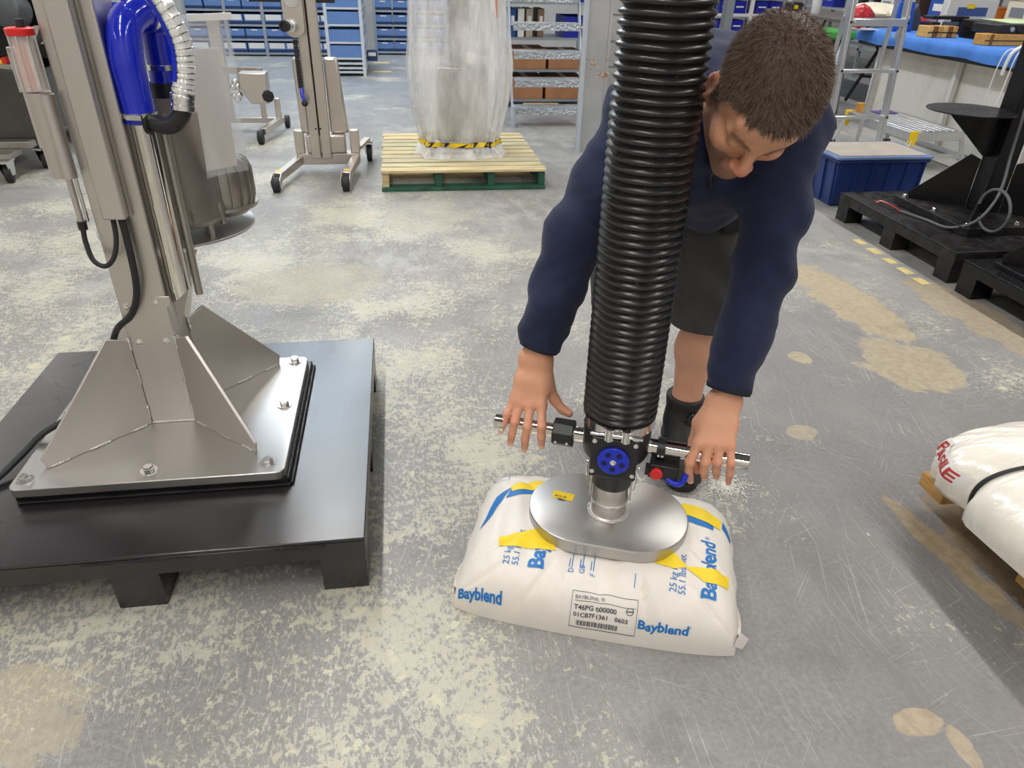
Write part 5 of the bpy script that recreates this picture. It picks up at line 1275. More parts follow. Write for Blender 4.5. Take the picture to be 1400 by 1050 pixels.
# end-on rack with long bins
t = thing('shelf_rack', 'light grey rack seen end-on, full of ribbed blue bins', 'rack', (-.62, 10.0, 0))
m_lg = mat('light_grey_rack', rgb(196, 202, 208), .45)
for x in (-.80, -.40):
    for y in (9.42, 10.55): MB().box(x - .018, x + .018, y, y + .035, 0, 1.3).build('post', m_lg, t)
ZE = [.055, .10, .15, .205, .375, .56, .735, .92]
for z in ZE: MB().box(-.82, -.38, 9.425, 10.58, z - .022, z).build('shelf', m_lg, t, bevel=.002)
def long_bin():
    t = thing('ribbed_bin', 'ribbed blue bin', 'bin')
    b = MB().box(-.19, .19, 0, .006, 0, .13).box(-.19, .19, .264, .27, 0, .13).box(-.19, -.184, .006, .264, 0, .13).box(.184, .19, .006, .264, 0, .13).box(-.184, .184, .006, .264, 0, .006); b.build('tub', m_bin, t, local=True)
    for i in range(9): MB().box(-.176 + i * .042, -.164 + i * .042, -.004, -.0001, .005, .12).build('rib', m_bin, t, local=True)
    MB().box(.1905, .192, .06, .21, .04, .09).build('label_card', M_WHT, t, local=True); return t
lb = long_bin(); first = True
for i, z in enumerate(ZE[3:7]):
    for j in range(4):
        p = (-.60, 9.43 + .285 * j, z + .0005); nm = 'ribbed blue bin, %s bin shelf of the end-on rack, %s' % (('lowest', 'second', 'third', 'top')[i], ('at its end frame', 'second in', 'third in', 'at its far end')[j])
        if first: lb.location = p; tag(lb, nm, 'bin', 'bins in the end-on rack'); first = False
        else: place_copy(lb, p, 0, nm, 'bins in the end-on rack')
bx_ = thing('floor_bin', 'small blue box hooked low on the end-on rack', 'box', (-.30, 9.9, .12)); MB().box(-.375, -.25, 9.85, 10.0, .12, .24).build('tub', m_bind, bx_, bevel=.004); MB().box(-.36, -.265, 9.84, 9.8495, .18, .22).build('label_card', M_WHT, bx_)

# ------------------------------------------------------------ open-tread steps, pillar, cabinet and what stands behind
SS = thing('open_steps', 'light grey metal steps with five chequer-plate treads beside the pillar', 'steps', (1.29, 6.6, 0))
n = NT('chequer_plate'); n.b.inputs['Base Color'].default_value = rgb(178, 184, 190); n.b.inputs['Roughness'].default_value = .38; n.b.inputs['Metallic'].default_value = .35
wv = n.t.nodes.new('ShaderNodeTexVoronoi'); wv.inputs['Scale'].default_value = 28; n.link(n.mapped((1, 2.2, 1.6), .7), wv.inputs['Vector']); n.bump(wv.outputs[0], .012); M_CHQ = n.m
m_frame = mat('pale_blue_grey_frame', rgb(182, 190, 198), .4)
for i in range(6):
    z = .15 + .213 * i; y = 6.40 + .085 * i
    TR = MB().box(.985, 1.575, y, y + .20, z - .006, z).build('tread', M_CHQ, SS, bevel=.001); MB().box(.985, 1.575, y - .003, y, z - .055, z).build('tread_lip', M_CHQ, TR)
for x in (.965, 1.58):
    MB().bar((x, 6.42, .0), (x, 6.96, 1.30), .012, .06, (0, -1, .3)).build('stringer', m_frame, SS); MB().box(x - .012, x + .012, 6.36, 6.40, .0, .17).build('leg', m_frame, SS)
n = NT('chipped_grey_steel')
cg = n.mix(n.step(n.noise(3, 4), .3, .7), rgb(158, 160, 162), rgb(172, 173, 174))
sp = n.t.nodes.new('ShaderNodeSeparateXYZ'); n.link(n.tc, sp.inputs[0])
band = n.math('MULTIPLY', n.step(sp.outputs[2], .50, .54), n.step(sp.outputs[2], .67, .62)); ch = n.math('MULTIPLY', band, n.step(n.noise(26, 5, .65), .50, .56))
n.link(n.mix(ch, cg, n.mix(n.step(n.noise(60, 2), .45, .55), rgb(150, 92, 62), rgb(196, 176, 150))), n.b.inputs['Base Color']); n.b.inputs['Roughness'].default_value = .5; M_PIL = n.m
o = MB().box(1.335, 1.355, 5.44, 5.60, 0, ZC).box(1.3551, 1.49, 5.50, 5.515, 0, ZC).box(1.4901, 1.51, 5.44, 5.60, 0, ZC).build('trim_1', M_PIL, smooth=False); struct(o)
struct(MB().box(1.3552, 1.4899, 5.445, 5.4995, 0.0, ZC).build('trim_2', M_PIL, smooth=False))
struct(MB().box(1.31, 1.3348, 5.43, 5.45, 0, ZC).build('trim_3', m_frame, smooth=False))

CBN = thing('panel_cabinet', 'tall light grey cabinet with stacked drawer fronts behind the pillar', 'cabinet', (2.6, 8.2, 0))
m_cab = mat('cabinet_grey', rgb(178, 178, 174), .45)
MB().box(2.12, 3.2, 7.93, 8.5, .0, 2.0).build('carcass', m_cab, CBN)
z = .06
while z < 1.95:
    DRW = MB().box(2.14, 3.18, 7.915, 7.929, z, z + .225).build('drawer_front', m_cab, CBN, bevel=.004); MB().box(2.16, 2.20, 7.903, 7.9145, z + .17, z + .19).build('handle', M_WHT, DRW); z += .245
def carton(x0, x1, y0, y1, z0, z1, lb):
    t = thing('cardboard_box', lb, 'box', ((x0 + x1) / 2, (y0 + y1) / 2, z0)); MB().box(x0, x1, y0, y1, z0, z1).build('carton', M_CARD, t, bevel=.004)
    MB().box((x0 + x1) / 2 - .025, (x0 + x1) / 2 + .025, y0 - .001, y1, z1 + .0002, z1 + .001).build('tape', mat('parcel_tape', rgb(196, 158, 112), .35), t)
RK2 = thing('stock_shelf', 'low grey stock shelf behind the open steps', 'shelf', (1.35, 7.6, 0))
for z in (.07, .34, .62, .92): MB().box(.98, 1.85, 7.35, 7.9, z - .02, z).build('shelf', m_post, RK2)
for x in (.98, 1.83):
    for y in (7.35, 7.88): MB().box(x, x + .02, y, y + .02, 0, 1.3).build('post', m_post, RK2)
carton(1.06, 1.40, 7.38, 7.8, .0705, .27, 'plain brown carton low behind the steps, beside the pillar-side carton'); carton(1.43, 1.80, 7.38, 7.8, .0705, .27, 'plain brown carton low behind the steps, on the pillar side')
carton(1.08, 1.42, 7.38, 7.8, .3405, .52, 'brown carton on the second shelf behind the steps'); carton(1.45, 1.78, 7.40, 7.8, .3405, .50, 'pale brown carton on the second shelf behind the steps, pillar side')
def blue_tub(x0, x1, y0, y1, z0, z1, lb, m=M_BLP):
    t = thing('stock_bin', lb, 'bin', ((x0 + x1) / 2, (y0 + y1) / 2, z0)); MB().box(x0, x1, y0, y0 + .006, z0, z1).box(x0, x1, y1 - .006, y1, z0, z1).box(x0, x0 + .006, y0 + .006, y1 - .006, z0, z1).box(x1 - .006, x1, y0 + .006, y1 - .006, z0, z1).box(x0 + .006, x1 - .006, y0 + .006, y1 - .006, z0, z0 + .006).build('tub', m, t)
    MB().box(x0 + .04, x1 - .04, y0 - .002, y0 - .0002, z0 + .08, z0 + .1).build('label_card', M_WHT, t)
m_rb = mat('royal_blue_plastic', rgb(22, 34, 150), .4)
blue_tub(1.58, 1.80, 7.38, 7.8, .6205, .80, 'royal blue bin on the third shelf behind the steps', m_rb); blue_tub(1.60, 1.80, 7.38, 7.8, .9205, 1.10, 'royal blue bin on the top shelf behind the steps', m_rb)
for i, (x, m_, lb) in enumerate(((1.09, mat('blue_folder', rgb(40, 76, 140), .5), 'blue lever arch file on the shelf behind the steps'), (1.17, M_WHT, 'white lever arch file on the shelf behind the steps'), (1.25, mat('beige_folder', rgb(180, 166, 146), .6), 'beige file next to the brown slats behind the steps'), (1.36, mat('brown_folder', rgb(128, 104, 84), .6), 'dark brown file next to the royal blue bin'))):
    t = thing('file', lb, 'file', (x, 7.5, .6205)); MB().box(x - .03, x + .03, 7.40, 7.7, .6205, .86).build('cover', m_, t, bevel=.003); MB().box(x - .015, x + .015, 7.3985, 7.3995, .72, .80).build('spine_label', M_WHT, t)
t = thing('sign_board', 'white board leaning on the top shelf behind the steps', 'board', (1.3, 7.5, .9205)); MB().prism([(1.22, 7.45, .922), (1.42, 7.45, .922), (1.34, 7.50, 1.25), (1.14, 7.50, 1.25)], (0, .012, 0)).build('board', M_WHT, t)
t = thing('pallet_truck', 'low wooden bearer on the floor under the stock shelf', 'bearer', (1.4, 7.5, 0)); MB().box(1.2, 1.55, 7.30, 7.34, 0, .04).build('bearer', M_WOODX, t)
t.name = 'wood_bearer'

# far shelving seen past the hose
FS_ = thing('white_shelving', 'white shelving with royal blue bins far behind the person', 'shelf', (5.3, 11.8, 0))
for x in (4.78, 5.38, 5.98): MB().box(x - .025, x + .025, 11.55, 11.6, 0, 1.5).build('post', M_WHT, FS_)
for z in (.1, .36, .62, .88, 1.14): MB().box(4.76, 6.0, 11.56, 12.0, z - .04, z).build('shelf', M_WHT, FS_)
for i, (x, z) in enumerate([(x, z) for x in (4.97, 5.19, 5.55, 5.77) for z in (.36, .62, .88)]):
    blue_tub(x - .1, x + .1, 11.58, 11.9, z + .0005, z + .17, 'royal blue bin on the %s shelf of the far white shelving' % {.36: 'lower', .62: 'middle', .88: 'upper'}[z], m_rb)
for o in [q for q in bpy.data.objects if q.get('label', '').endswith('of the far white shelving')]: o['group'] = 'bins on the far white shelving'
FG = thing('equipment_rack', 'tall grey steel rack with dark uprights behind the person', 'rack', (3.9, 10.2, 0))
for x, m_ in ((3.6, m_post), (3.85, M_STD), (4.1, M_PLB), (4.35, m_post)): MB().box(x, x + .1, 10.1, 10.25, 0.0, 1.6).build('upright', m_, FG)
for z in (.3, 1.2): MB().box(3.6, 4.45, 10.26, 10.3, z, z + .06).build('cross_rail', m_post, FG)

# second dark machine standing close behind it
LM2 = thing('dark_machine', 'black framed machine standing behind the castor machine', 'machine', (-2.9, 6.3, 0))
MB().box(-3.5, -2.35, 5.9, 6.6, .12, .9).build('housing', M_BLK, LM2, bevel=.01); MB().box(-3.5, -2.3, 5.85, 6.65, .90, .96).build('table_plate', M_STD, LM2, bevel=.006); MB().box(-3.2, -2.5, 6.0, 6.4, .961, 1.5).build('head_unit', M_PLB, LM2, bevel=.02)
for x in (-3.45, -2.4):
    for y in (5.92, 6.52): MB().box(x, x + .06, y, y + .06, 0, .119).build('foot', M_RUB, LM2)
# ------------------------------------------------------------ right side: ladder, platform, crate, bench, table
LD = thing('step_ladder', 'aluminium stepladder standing behind the blue lidded crate', 'ladder', (3.14, 4.8, 0))
def ly(z): return 4.74 + .09 * z
for x in (2.93, 3.335):
    MB().bar((x, ly(0.02), .02), (x - .02 * (x > 3.2), ly(1.5), 1.5), .026, .055, (0, 1, 0)).build('stile', M_ALU, LD, bevel=.003)
    MB().box(x - .02, x + .02, ly(0) - .03, ly(0) + .03, 0, .03).build('foot', M_RUB, LD)
for z in (.075, .368, .66): MB().box(2.943, 3.322, ly(z) - .026, ly(z) + .026, z - .013, z + .010).build('rung', M_ALU, LD, bevel=.004)
MB().box(2.943, 3.315, ly(.95) - .05, ly(.95) + .05, .93, .972).build('tread', M_ALU, LD, bevel=.004)
MB().box(2.943, 3.312, ly(1.24) - .05, ly(1.24) + .05, 1.22, 1.26).build('tread', M_ALU, LD, bevel=.004)
for x in (2.955, 3.30):
    MB().bar((x, ly(1.25) + .06, 1.25), (x + (.0 if x < 3.2 else .03), 5.02, .0), .016, .024, (1, 0, 0)).build('rear_leg', M_ALU, LD)
for x in (2.93, 3.335):
    for z in (.368, .66, .95): MB().lathe([(.008, 0), (.008, .003), (0, .005)], (x, ly(z) - .029, z), (0, -1, 0), 10).build('rivet', M_PLB, LD)
MB().bar((3.315, ly(.92), .93), (3.27, ly(.86), .86), .006, .02).build('brace', M_ALU, LD)

PF = thing('work_platform', 'low aluminium work platform with yellow corner caps behind the blue crate', 'platform', (3.8, 5.15, 0))
x0, x1, y0, y1, zt = 3.58, 3.98, 4.76, 5.60, .27
for i in range(7): MB().box(x0 + .02 + i * .0515, x0 + .02 + i * .0515 + .046, y0 + .02, y1 - .02, zt - .02, zt).build('deck_slat', M_ALU, PF, bevel=.003)
for a, c in (((x0, y0), (x1, y0)), ((x0, y1), (x1, y1)), ((x0, y0), (x0, y1)), ((x1, y0), (x1, y1))): MB().bar((a[0], a[1], zt - .035), (c[0], c[1], zt - .035), .03, .06).build('side_rail', M_ALU, PF, bevel=.003)
for x in (x0, x1):
    for y in (y0, y1):
        dx = .05 if x == x1 else -.05; dy = .06 if y == y1 else -.03
        MB().bar((x, y, zt - .06), (x + dx, y + dy, .012), .03, .03).build('leg', M_ALU, PF); MB().box(x + dx - .022, x + dx + .022, y + dy - .022, y + dy + .022, 0, .03).build('foot', M_RUB, PF)
for q in ((x0, y0), (x1, y0)):
    pass
for (x, y) in ((x0, y0), (x0, y1)):
    MB().prism([(x - .03, y - .018, zt + .004), (x + .035, y - .018, zt + .004), (x + .03, y - .018, zt - .07), (x + .005, y - .018, zt - .125), (x - .025, y - .018, zt - .08)], (0, .012, 0)).build('corner_cap', M_YEL, PF, bevel=.003)
MB().bar((x0 - .03, y0 - .02, .10), (x1 + .03, y0 - .02, .10), .02, .03).build('cross_brace', M_ALU, PF); MB().bar((x1 + .03, y0, .10), (x1 + .03, y1 + .03, .10), .02, .03).build('cross_brace', M_ALU, PF)
t = thing('cleaning_cloth', 'crumpled purple cloth on the low aluminium platform', 'cloth', (3.80, 5.5, .27))
b = MB(); rr2 = random.Random(8)
for i in range(11):
    for j in range(7): b.v.append((3.72 + .018 * i, 5.42 + .018 * j, .2712 + .022 * abs(math.sin(i * 1.1 + j * .6) * math.cos(j * 1.2)) * math.sin(PI * i / 10) * math.sin(PI * j / 6) + .002))
b.f = [(i * 7 + j, (i + 1) * 7 + j, (i + 1) * 7 + j + 1, i * 7 + j + 1) for i in range(10) for j in range(6)]; o = b.build('cloth', mat('purple_cloth', rgb(92, 70, 128), .8), t); so = o.modifiers.new('s', 'SOLIDIFY'); so.thickness = .003; so.offset = 1
t = thing('wood_offcut', 'small orange-brown wooden block on the far end of the low platform', 'block', (3.68, 5.54, .27)); MB().box(3.60, 3.66, 5.50, 5.55, .2705, .335).build('block', mat('amber_wood', rgb(190, 138, 62), .6, var=.2), t, bevel=.003)

CR = thing('lidded_crate', 'dark blue plastic crate with a dusty clear lid beside the scuffed pallet', 'crate', (2.85, 4.12, 0))
m_crate = mat('navy_crate', rgb(30, 52, 108), .38, var=.1); cx0, cx1, cy0, cy1 = 2.53, 3.13, 3.93, 4.33
def taper(x0, x1, y0, y1, z0, z1, i=.02):
    return [(x0 + i, y0 + i, z0), (x1 - i, y0 + i, z0), (x1 - i, y1 - i, z0), (x0 + i, y1 - i, z0), (x0, y0, z1), (x1, y0, z1), (x1, y1, z1), (x0, y1, z1)]
MB().add(taper(cx0 + .01, cx1 - .01, cy0 + .01, cy1 - .01, .001, .262), [(0, 3, 2, 1), (0, 1, 5, 4), (1, 2, 6, 5), (2, 3, 7, 6), (3, 0, 4, 7), (4, 5, 6, 7)]).build('tub', m_crate, CR, bevel=.006)
MB().prism([(x, y, .2625) for x, y in rrect(cx0 - .004, cx1 + .004, cy0 - .004, cy1 + .004, .02)], (0, 0, .02)).build('rim', m_crate, CR, bevel=.003)
for i in range(6):
    x = cx0 + .03 + i * (cx1 - cx0 - .06) / 5; MB().bar((x, cy0 + .024, .015), (x, cy0 + .005, .262), .012, .014, (0, 1, 0)).build('rib', m_crate, CR)
for i in range(4):
    y = cy0 + .03 + i * (cy1 - cy0 - .06) / 3; MB().bar((cx0 + .024, y, .015), (cx0 + .005, y, .262), .012, .014, (1, 0, 0)).build('rib', m_crate, CR)
m_lid = mat('dusty_lid', rgb(176, 168, 156), .5, var=.12, vscale=10)
m_lrim = mat('clear_blue_lid', rgb(128, 150, 196), .25, alpha=.75)
LI = MB().prism([(x, y, .283) for x, y in rrect(cx0 - .012, cx1 + .012, cy0 - .012, cy1 + .012, .02)], (0, 0, .016)).build('lid', m_lrim, CR, bevel=.004)
MB().prism([(x, y, .2992) for x, y in rrect(cx0 + .02, cx1 - .02, cy0 + .02, cy1 - .02, .02)], (0, 0, .003)).build('lid_panel', m_lid, LI)

WB = thing('workbench', 'long workbench covered in blue cloth above a white back panel', 'bench', (4.6, 5.0, 0))
m_cloth = mat('blue_bench_cloth', rgb(72, 126, 206), .8, bump=.004, bscale=14, var=.15, vscale=9)
b = MB(); nb = 60
for i in range(nb + 1):
    y = 3.0 + 3.66 * i / nb; wv_ = .006 * math.sin(i * .9) + .004 * math.sin(i * 2.3)
    b.v += [(5.2, y, .79), (4.165, y, .79), (4.15, y, .782), (4.142 + wv_, y, .74), (4.145 + wv_ * 1.5, y, .690 + .006 * math.sin(i * .55)), (4.19, y, .692)]
b.f = [(6 * i + k, 6 * i + k + 1, 6 * i + 7 + k, 6 * i + 6 + k) for i in range(nb) for k in range(5)]
b.f += [(0, 1, 2, 3, 4, 5), tuple(6 * nb + k for k in range(6))[::-1]]
o = b.build('cloth_cover', m_cloth, WB, angle=60)
MB().box(4.20, 5.2, 3.02, 6.64, .735, .785).build('bench_top', M_WOODX, WB)
MB().box(4.17, 4.20, 3.02, 6.64, .665, .73).build('apron', M_PLB, WB)
n = NT('stained_white_panel'); n.link(n.mix(n.step(n.noise(2.2, 6, .65, n.mapped((1, 1, .5))), .42, .66), rgb(234, 231, 222), rgb(216, 212, 202)), n.b.inputs['Base Color']); n.b.inputs['Roughness'].default_value = .6
MB().box(4.42, 4.45, 3.0, 6.66, .0, .73).build('back_panel', n.m, WB)
for y in (3.4, 4.6, 5.5, 6.55): MB().box(4.36, 4.40, y, y + .04, 0, .73).build('leg', M_WHT, WB)
m_oak = mat('amber_oak', rgb(196, 146, 76), .55, var=.22, vscale=9, stretch=(3, 3, 14)); m_oak2 = mat('pale_oak', rgb(214, 172, 104), .55, var=.18, vscale=9, stretch=(3, 3, 14)); m_oakd = mat('dark_oak', rgb(122, 82, 44), .6)
t = thing('block_set', 'strapped row of striped wooden blocks on the blue bench beside the black jig', 'blocks', (4.3, 5.8, .79))
for i, m_ in enumerate((m_oak2, m_oakd, m_oak, m_oak2, m_oakd, m_oak)): MB().box(4.17 + .043 * i, 4.211 + .043 * i, 5.72, 5.86, .7905, .872).build('block', m_, t, bevel=.004)
MB().box(4.165, 4.432, 5.716, 5.7195, .826, .832).build('strap', M_PLB, t)
t = thing('timber_block', 'single long amber wooden block with a black strap on the blue bench', 'block', (4.38, 5.2, .79))
MB().box(4.20, 4.62, 5.12, 5.24, .7905, .866).build('block', m_oak, t, bevel=.005); MB().box(4.196, 4.624, 5.117, 5.1195, .822, .827).build('strap', M_PLB, t); MB().box(4.238, 4.262, 5.1165, 5.1195, .791, .866).build('end_piece', m_oakd, t)
t = thing('control_unit', 'flat black control unit with three round knobs lying on the timber block', 'device', (4.45, 5.25, .867))
MB().box(4.30, 4.78, 5.14, 5.42, .8665, .925).build('housing', M_PLB, t, bevel=.006)
for i in range(3): MB().lathe([(.017, 0), (.016, .012), (0, .013)], (4.40 + .06 * i, 5.14, .897), (0, -1, 0), 18).build('knob', M_ALU if i != 1 else M_RUB, t)
t = thing('bracket_jig', 'black angled bracket jig on the bench behind the striped blocks', 'jig', (4.6, 6.1, .79))
MB().box(4.42, 4.50, 6.05, 6.2, .7905, .88).box(4.70, 4.76, 6.05, 6.2, .7905, .90).box(4.42, 4.76, 6.06, 6.19, .9005, .925).build('frame', M_PLB, t, bevel=.004); MB().box(4.52, 4.66, 6.04, 6.055, .86, .885).build('bar', M_ALU, t)
t = thing('paper_pad', 'pale green sheet of paper lying on the black unit', 'paper', (4.75, 5.6, .925))
MB().prism([(4.52, 5.30, .9255), (4.80, 5.30, .9255), (5.0, 5.75, .9255), (4.66, 5.80, .9255)], (0, 0, .002)).build('sheet', mat('green_paper', rgb(206, 224, 176), .6), t)
MB().box(4.50, 5.05, 5.43, 5.8, .7905, .924).build('pad_box', M_BLK, t, bevel=.006)
t = thing('monitor_case', 'light grey flat case standing on the bench behind the green paper', 'case', (4.95, 6.25, .79)); MB().box(4.68, 5.16, 6.26, 6.34, .79, 1.05).build('case', mat('pale_grey_case', rgb(206, 204, 200), .5), t, bevel=.01); MB().box(4.78, 5.06, 6.255, 6.2595, .92, .985).build('blue_panel', mat('slate_blue', rgb(62, 86, 138), .5), t); MB().box(4.86, 4.93, 6.252, 6.2545, .975, 1.01).build('yellow_tag', M_YEL, t)
t = thing('tool_case', 'black machine part with coloured wires at the back of the bench', 'tool', (5.0, 5.3, .79)); MB().box(4.84, 5.18, 4.95, 5.28, .7905, .98).build('body', M_PLB, t, bevel=.008); MB().tube(bez([(4.86, 5.2, .985), (4.92, 5.25, 1.05), (5.0, 5.3, 1.03), (5.1, 5.35, 1.06), (5.15, 5.2, .985)], 20), .012, 8).build('red_wire', M_RED, t); MB().tube(bez([(4.9, 5.3, .985), (4.98, 5.32, 1.02), (5.06, 5.25, 1.02), (5.12, 5.3, .985)], 20), .009, 8).build('yellow_wire', M_YEL, t)
t = thing('white_cable', 'white cable bundle spilling over the edge of the blue bench', 'cable', (4.25, 4.75, .79))
rr2 = random.Random(4)
for i in range(5):
    MB().tube(bez([(4.22 + rr2.uniform(0, .25), 4.75 + rr2.uniform(-.06, .1), .80 + .06 * rr2.random()) for _ in range(7)], 50), .012, 8).build('coil', M_WHT, t)
MB().tube(bez([(4.30, 4.72, .84), (4.20, 4.73, .83), (4.13, 4.74, .79), (4.115, 4.75, .72), (4.118, 4.76, .64)], 30), .012, 8).build('thick_tail', M_WHT, t)
MB().tube(bez([(4.22, 4.78, .805), (4.125, 4.80, .78), (4.11, 4.82, .6), (4.14, 4.84, .4), (4.25, 4.9, .2)], 30), .004, 6).build('thin_tail', M_WHT, t); MB().tube(bez([(4.22, 4.70, .805), (4.125, 4.69, .78), (4.105, 4.69, .6), (4.10, 4.70, .38)], 30), .004, 6).build('thin_tail', M_WHT, t)
t = thing('plastic_tub', 'light grey tub on the bench above the white cable', 'tub', (4.55, 4.9, .79)); MB().lathe([(.07, .7905), (.08, .80), (.09, .88), (.095, .89), (.05, .90), (0, .90)], (4.55, 4.86, 0), seg=28).build('tub', mat('tub_grey', rgb(214, 216, 218), .4), t)
t = thing('blue_bag', 'bright blue packet standing at the far end of the bench', 'packet', (4.3, 6.3, .79)); MB().prism([(4.24, 6.28, .7905), (4.42, 6.28, .7905), (4.40, 6.3, 1.02), (4.25, 6.3, 1.02)], (0, .05, 0)).build('packet', mat('packet_blue', rgb(34, 82, 178), .4), t, bevel=.01); MB().lathe([(.03, 0), (.03, .001), (0, .001)], (4.34, 6.284, .9), (0, -1, .05), 20).build('round_print', M_WHT, t)
t = thing('wedge_stand', 'dark triangular stand on the bench between the blue packet and the grey case', 'stand', (4.5, 6.45, .79)); MB().prism([(4.40, 6.42, .7905), (4.62, 6.42, .7905), (4.52, 6.42, 1.0)], (0, .05, 0)).build('wedge', mat('slate_plastic', rgb(66, 68, 76), .4), t, bevel=.005)
t = thing('red_bundle', 'red plastic-wrapped bundle on the far end of the bench', 'bundle', (4.15, 6.45, .79))
b = MB()
for i in range(9):
    for j in range(16):
        f = i / 8; a = 2 * PI * j / 16; r = .10 * math.sin(PI * f) ** .6 * (1 + .15 * math.sin(5 * a + 7 * f) + .1 * math.sin(9 * a)); b.v.append((4.05 + r * math.cos(a), 6.5 + r * .8 * math.sin(a), .792 + .20 * f))
b.f = [(i * 16 + j, i * 16 + (j + 1) % 16, (i + 1) * 16 + (j + 1) % 16, (i + 1) * 16 + j) for i in range(8) for j in range(16)]; b.build('bundle', mat('red_film', rgb(178, 50, 58), .3, var=.3, vscale=20), t)
MB().box(4.0, 4.2, 6.40, 6.62, .7905, .7915).build('ground_sheet', M_WHT, t)

FT = thing('folding_table', 'dark grey folding table with black legs beyond the blue bench', 'table', (5.1, 8.2, 0))
m_tt = mat('table_grey', rgb(104, 98, 96), .5)
MB().box(4.74, 5.45, 6.75, 9.8, .745, .78).build('table_top', m_tt, FT, bevel=.006)
for y in (7.2, 9.3):
    MB().bar((4.85, y, .745), (4.85, y + .5, .0), .025, .025).build('leg', M_PLB, FT); MB().bar((5.35, y, .745), (5.35, y + .5, .0), .025, .025).build('leg', M_PLB, FT); MB().bar((4.85, y + .32, .27), (5.35, y + .32, .27), .02, .02).build('leg_brace', M_PLB, FT)
    MB().bar((4.86, y + .45, .74), (4.86, y + .14, .53), .015, .015).build('strut', M_PLB, FT)
def lump(name, lb, cat, c, r, m, seed, sq=.25):
    t = thing(name, lb, cat, (c[0], c[1], c[2])); b = MB(); rs = random.Random(seed); p1, p2, p3 = [rs.uniform(0, 6) for _ in range(3)]
    for i in range(11):
        for j in range(22):
            f = i / 10; a = 2 * PI * j / 22; q = math.sin(PI * (.04 + .92 * f)) ** .7 * (1 + sq * (.5 * math.sin(3 * a + p1 + 4 * f) + .35 * math.sin(7 * a + p2 - 6 * f) + .25 * math.sin(11 * a + p3))); b.v.append((c[0] + r[0] * q * math.cos(a), c[1] + r[1] * q * math.sin(a), c[2] + .001 + r[2] * f))
    b.f = [(i * 22 + j, i * 22 + (j + 1) % 22, (i + 1) * 22 + (j + 1) % 22, (i + 1) * 22 + j) for i in range(10) for j in range(22)] + [tuple(range(22))[::-1], tuple(220 + j for j in range(22))]
    b.build('bundle', m, t, angle=60); return t
lump('canvas_bag', 'crumpled cream canvas bag on the folding table', 'bag', (4.98, 7.75, .78), (.2, .5, .17), mat('cream_canvas', rgb(224, 216, 196), .85, var=.08), 3)
lump('red_packet', 'crumpled red packet on the near end of the folding table', 'packet', (4.93, 6.98, .78), (.13, .12, .09), mat('crimson_film', rgb(176, 34, 62), .4, var=.2), 5)
t = thing('folded_leaflet', 'white folded card with magenta edge standing on the folding table', 'card', (5.1, 6.9, .78)); MB().prism([(5.08, 6.86, .7805), (5.22, 6.86, .7805), (5.15, 6.86, 1.05)], (0, .01, 0)).build('card', M_WHT, t); MB().box(5.05, 5.068, 6.85, 6.86, .7805, .92).build('magenta_edge', mat('magenta', rgb(150, 50, 130), .5), t)
t = thing('tape_measure', 'black and yellow tape measure on the far end of the folding table', 'tool', (4.86, 9.3, .78)); MB().box(4.80, 4.95, 9.22, 9.42, .7805, .88).build('case', M_PLB, t, bevel=.02); MB().box(4.83, 4.88, 9.214, 9.2195, .81, .85).build('badge', M_YEL, t)
t = thing('glass_jar', 'clear plastic bottle with a white cap on the folding table', 'bottle', (4.86, 8.75, .78)); MB().lathe([(.05, .7805), (.055, .79), (.055, .93), (.03, .96), (.03, .975)], (4.86, 8.75, 0), seg=22).build('bottle', mat('frosted_plastic', rgb(210, 212, 214), .25), t); MB().lathe([(.033, .9755), (.033, 1.0), (0, 1.0)], (4.86, 8.75, 0), seg=20).build('cap', M_WHT, t)
t = thing('wheelie_bin', 'dark wheeled bin with a green lid behind the folding table leg', 'bin', (4.45, 7.75, 0)); MB().add(taper(4.22, 4.62, 7.5, 7.95, .04, .62, .04), [(0, 3, 2, 1), (0, 1, 5, 4), (1, 2, 6, 5), (2, 3, 7, 6), (3, 0, 4, 7), (4, 5, 6, 7)]).build('tub', mat('bin_grey', rgb(64, 70, 72), .5), t, bevel=.01); MB().box(4.19, 4.65, 7.46, 7.99, .6205, .70).build('lid', mat('lid_green', rgb(72, 164, 74), .45), t, bevel=.02)
for x in (4.28, 4.56): wheel((x, 7.93, .05), .05, .04, t)
t = thing('grey_trestle', 'pale grey trestle leg leaning beside the wheeled bin', 'trestle', (4.1, 6.9, 0)); MB().bar((4.02, 6.8, 0.0), (4.22, 6.92, .70), .05, .05).build('leg', m_frame, t, bevel=.004); MB().bar((4.34, 7.02, 0.0), (4.24, 6.94, .70), .04, .04).build('leg', m_post, t)
t = thing('black_pallet_box', 'low black tray on the floor behind the low platform', 'tray', (3.6, 6.6, 0)); MB().add(taper(3.0, 3.85, 6.2, 6.65, .0005, .16, -.03), [(0, 3, 2, 1), (0, 1, 5, 4), (1, 2, 6, 5), (2, 3, 7, 6), (3, 0, 4, 7), (4, 5, 6, 7)]).build('tray', M_BLKW, t, bevel=.006)

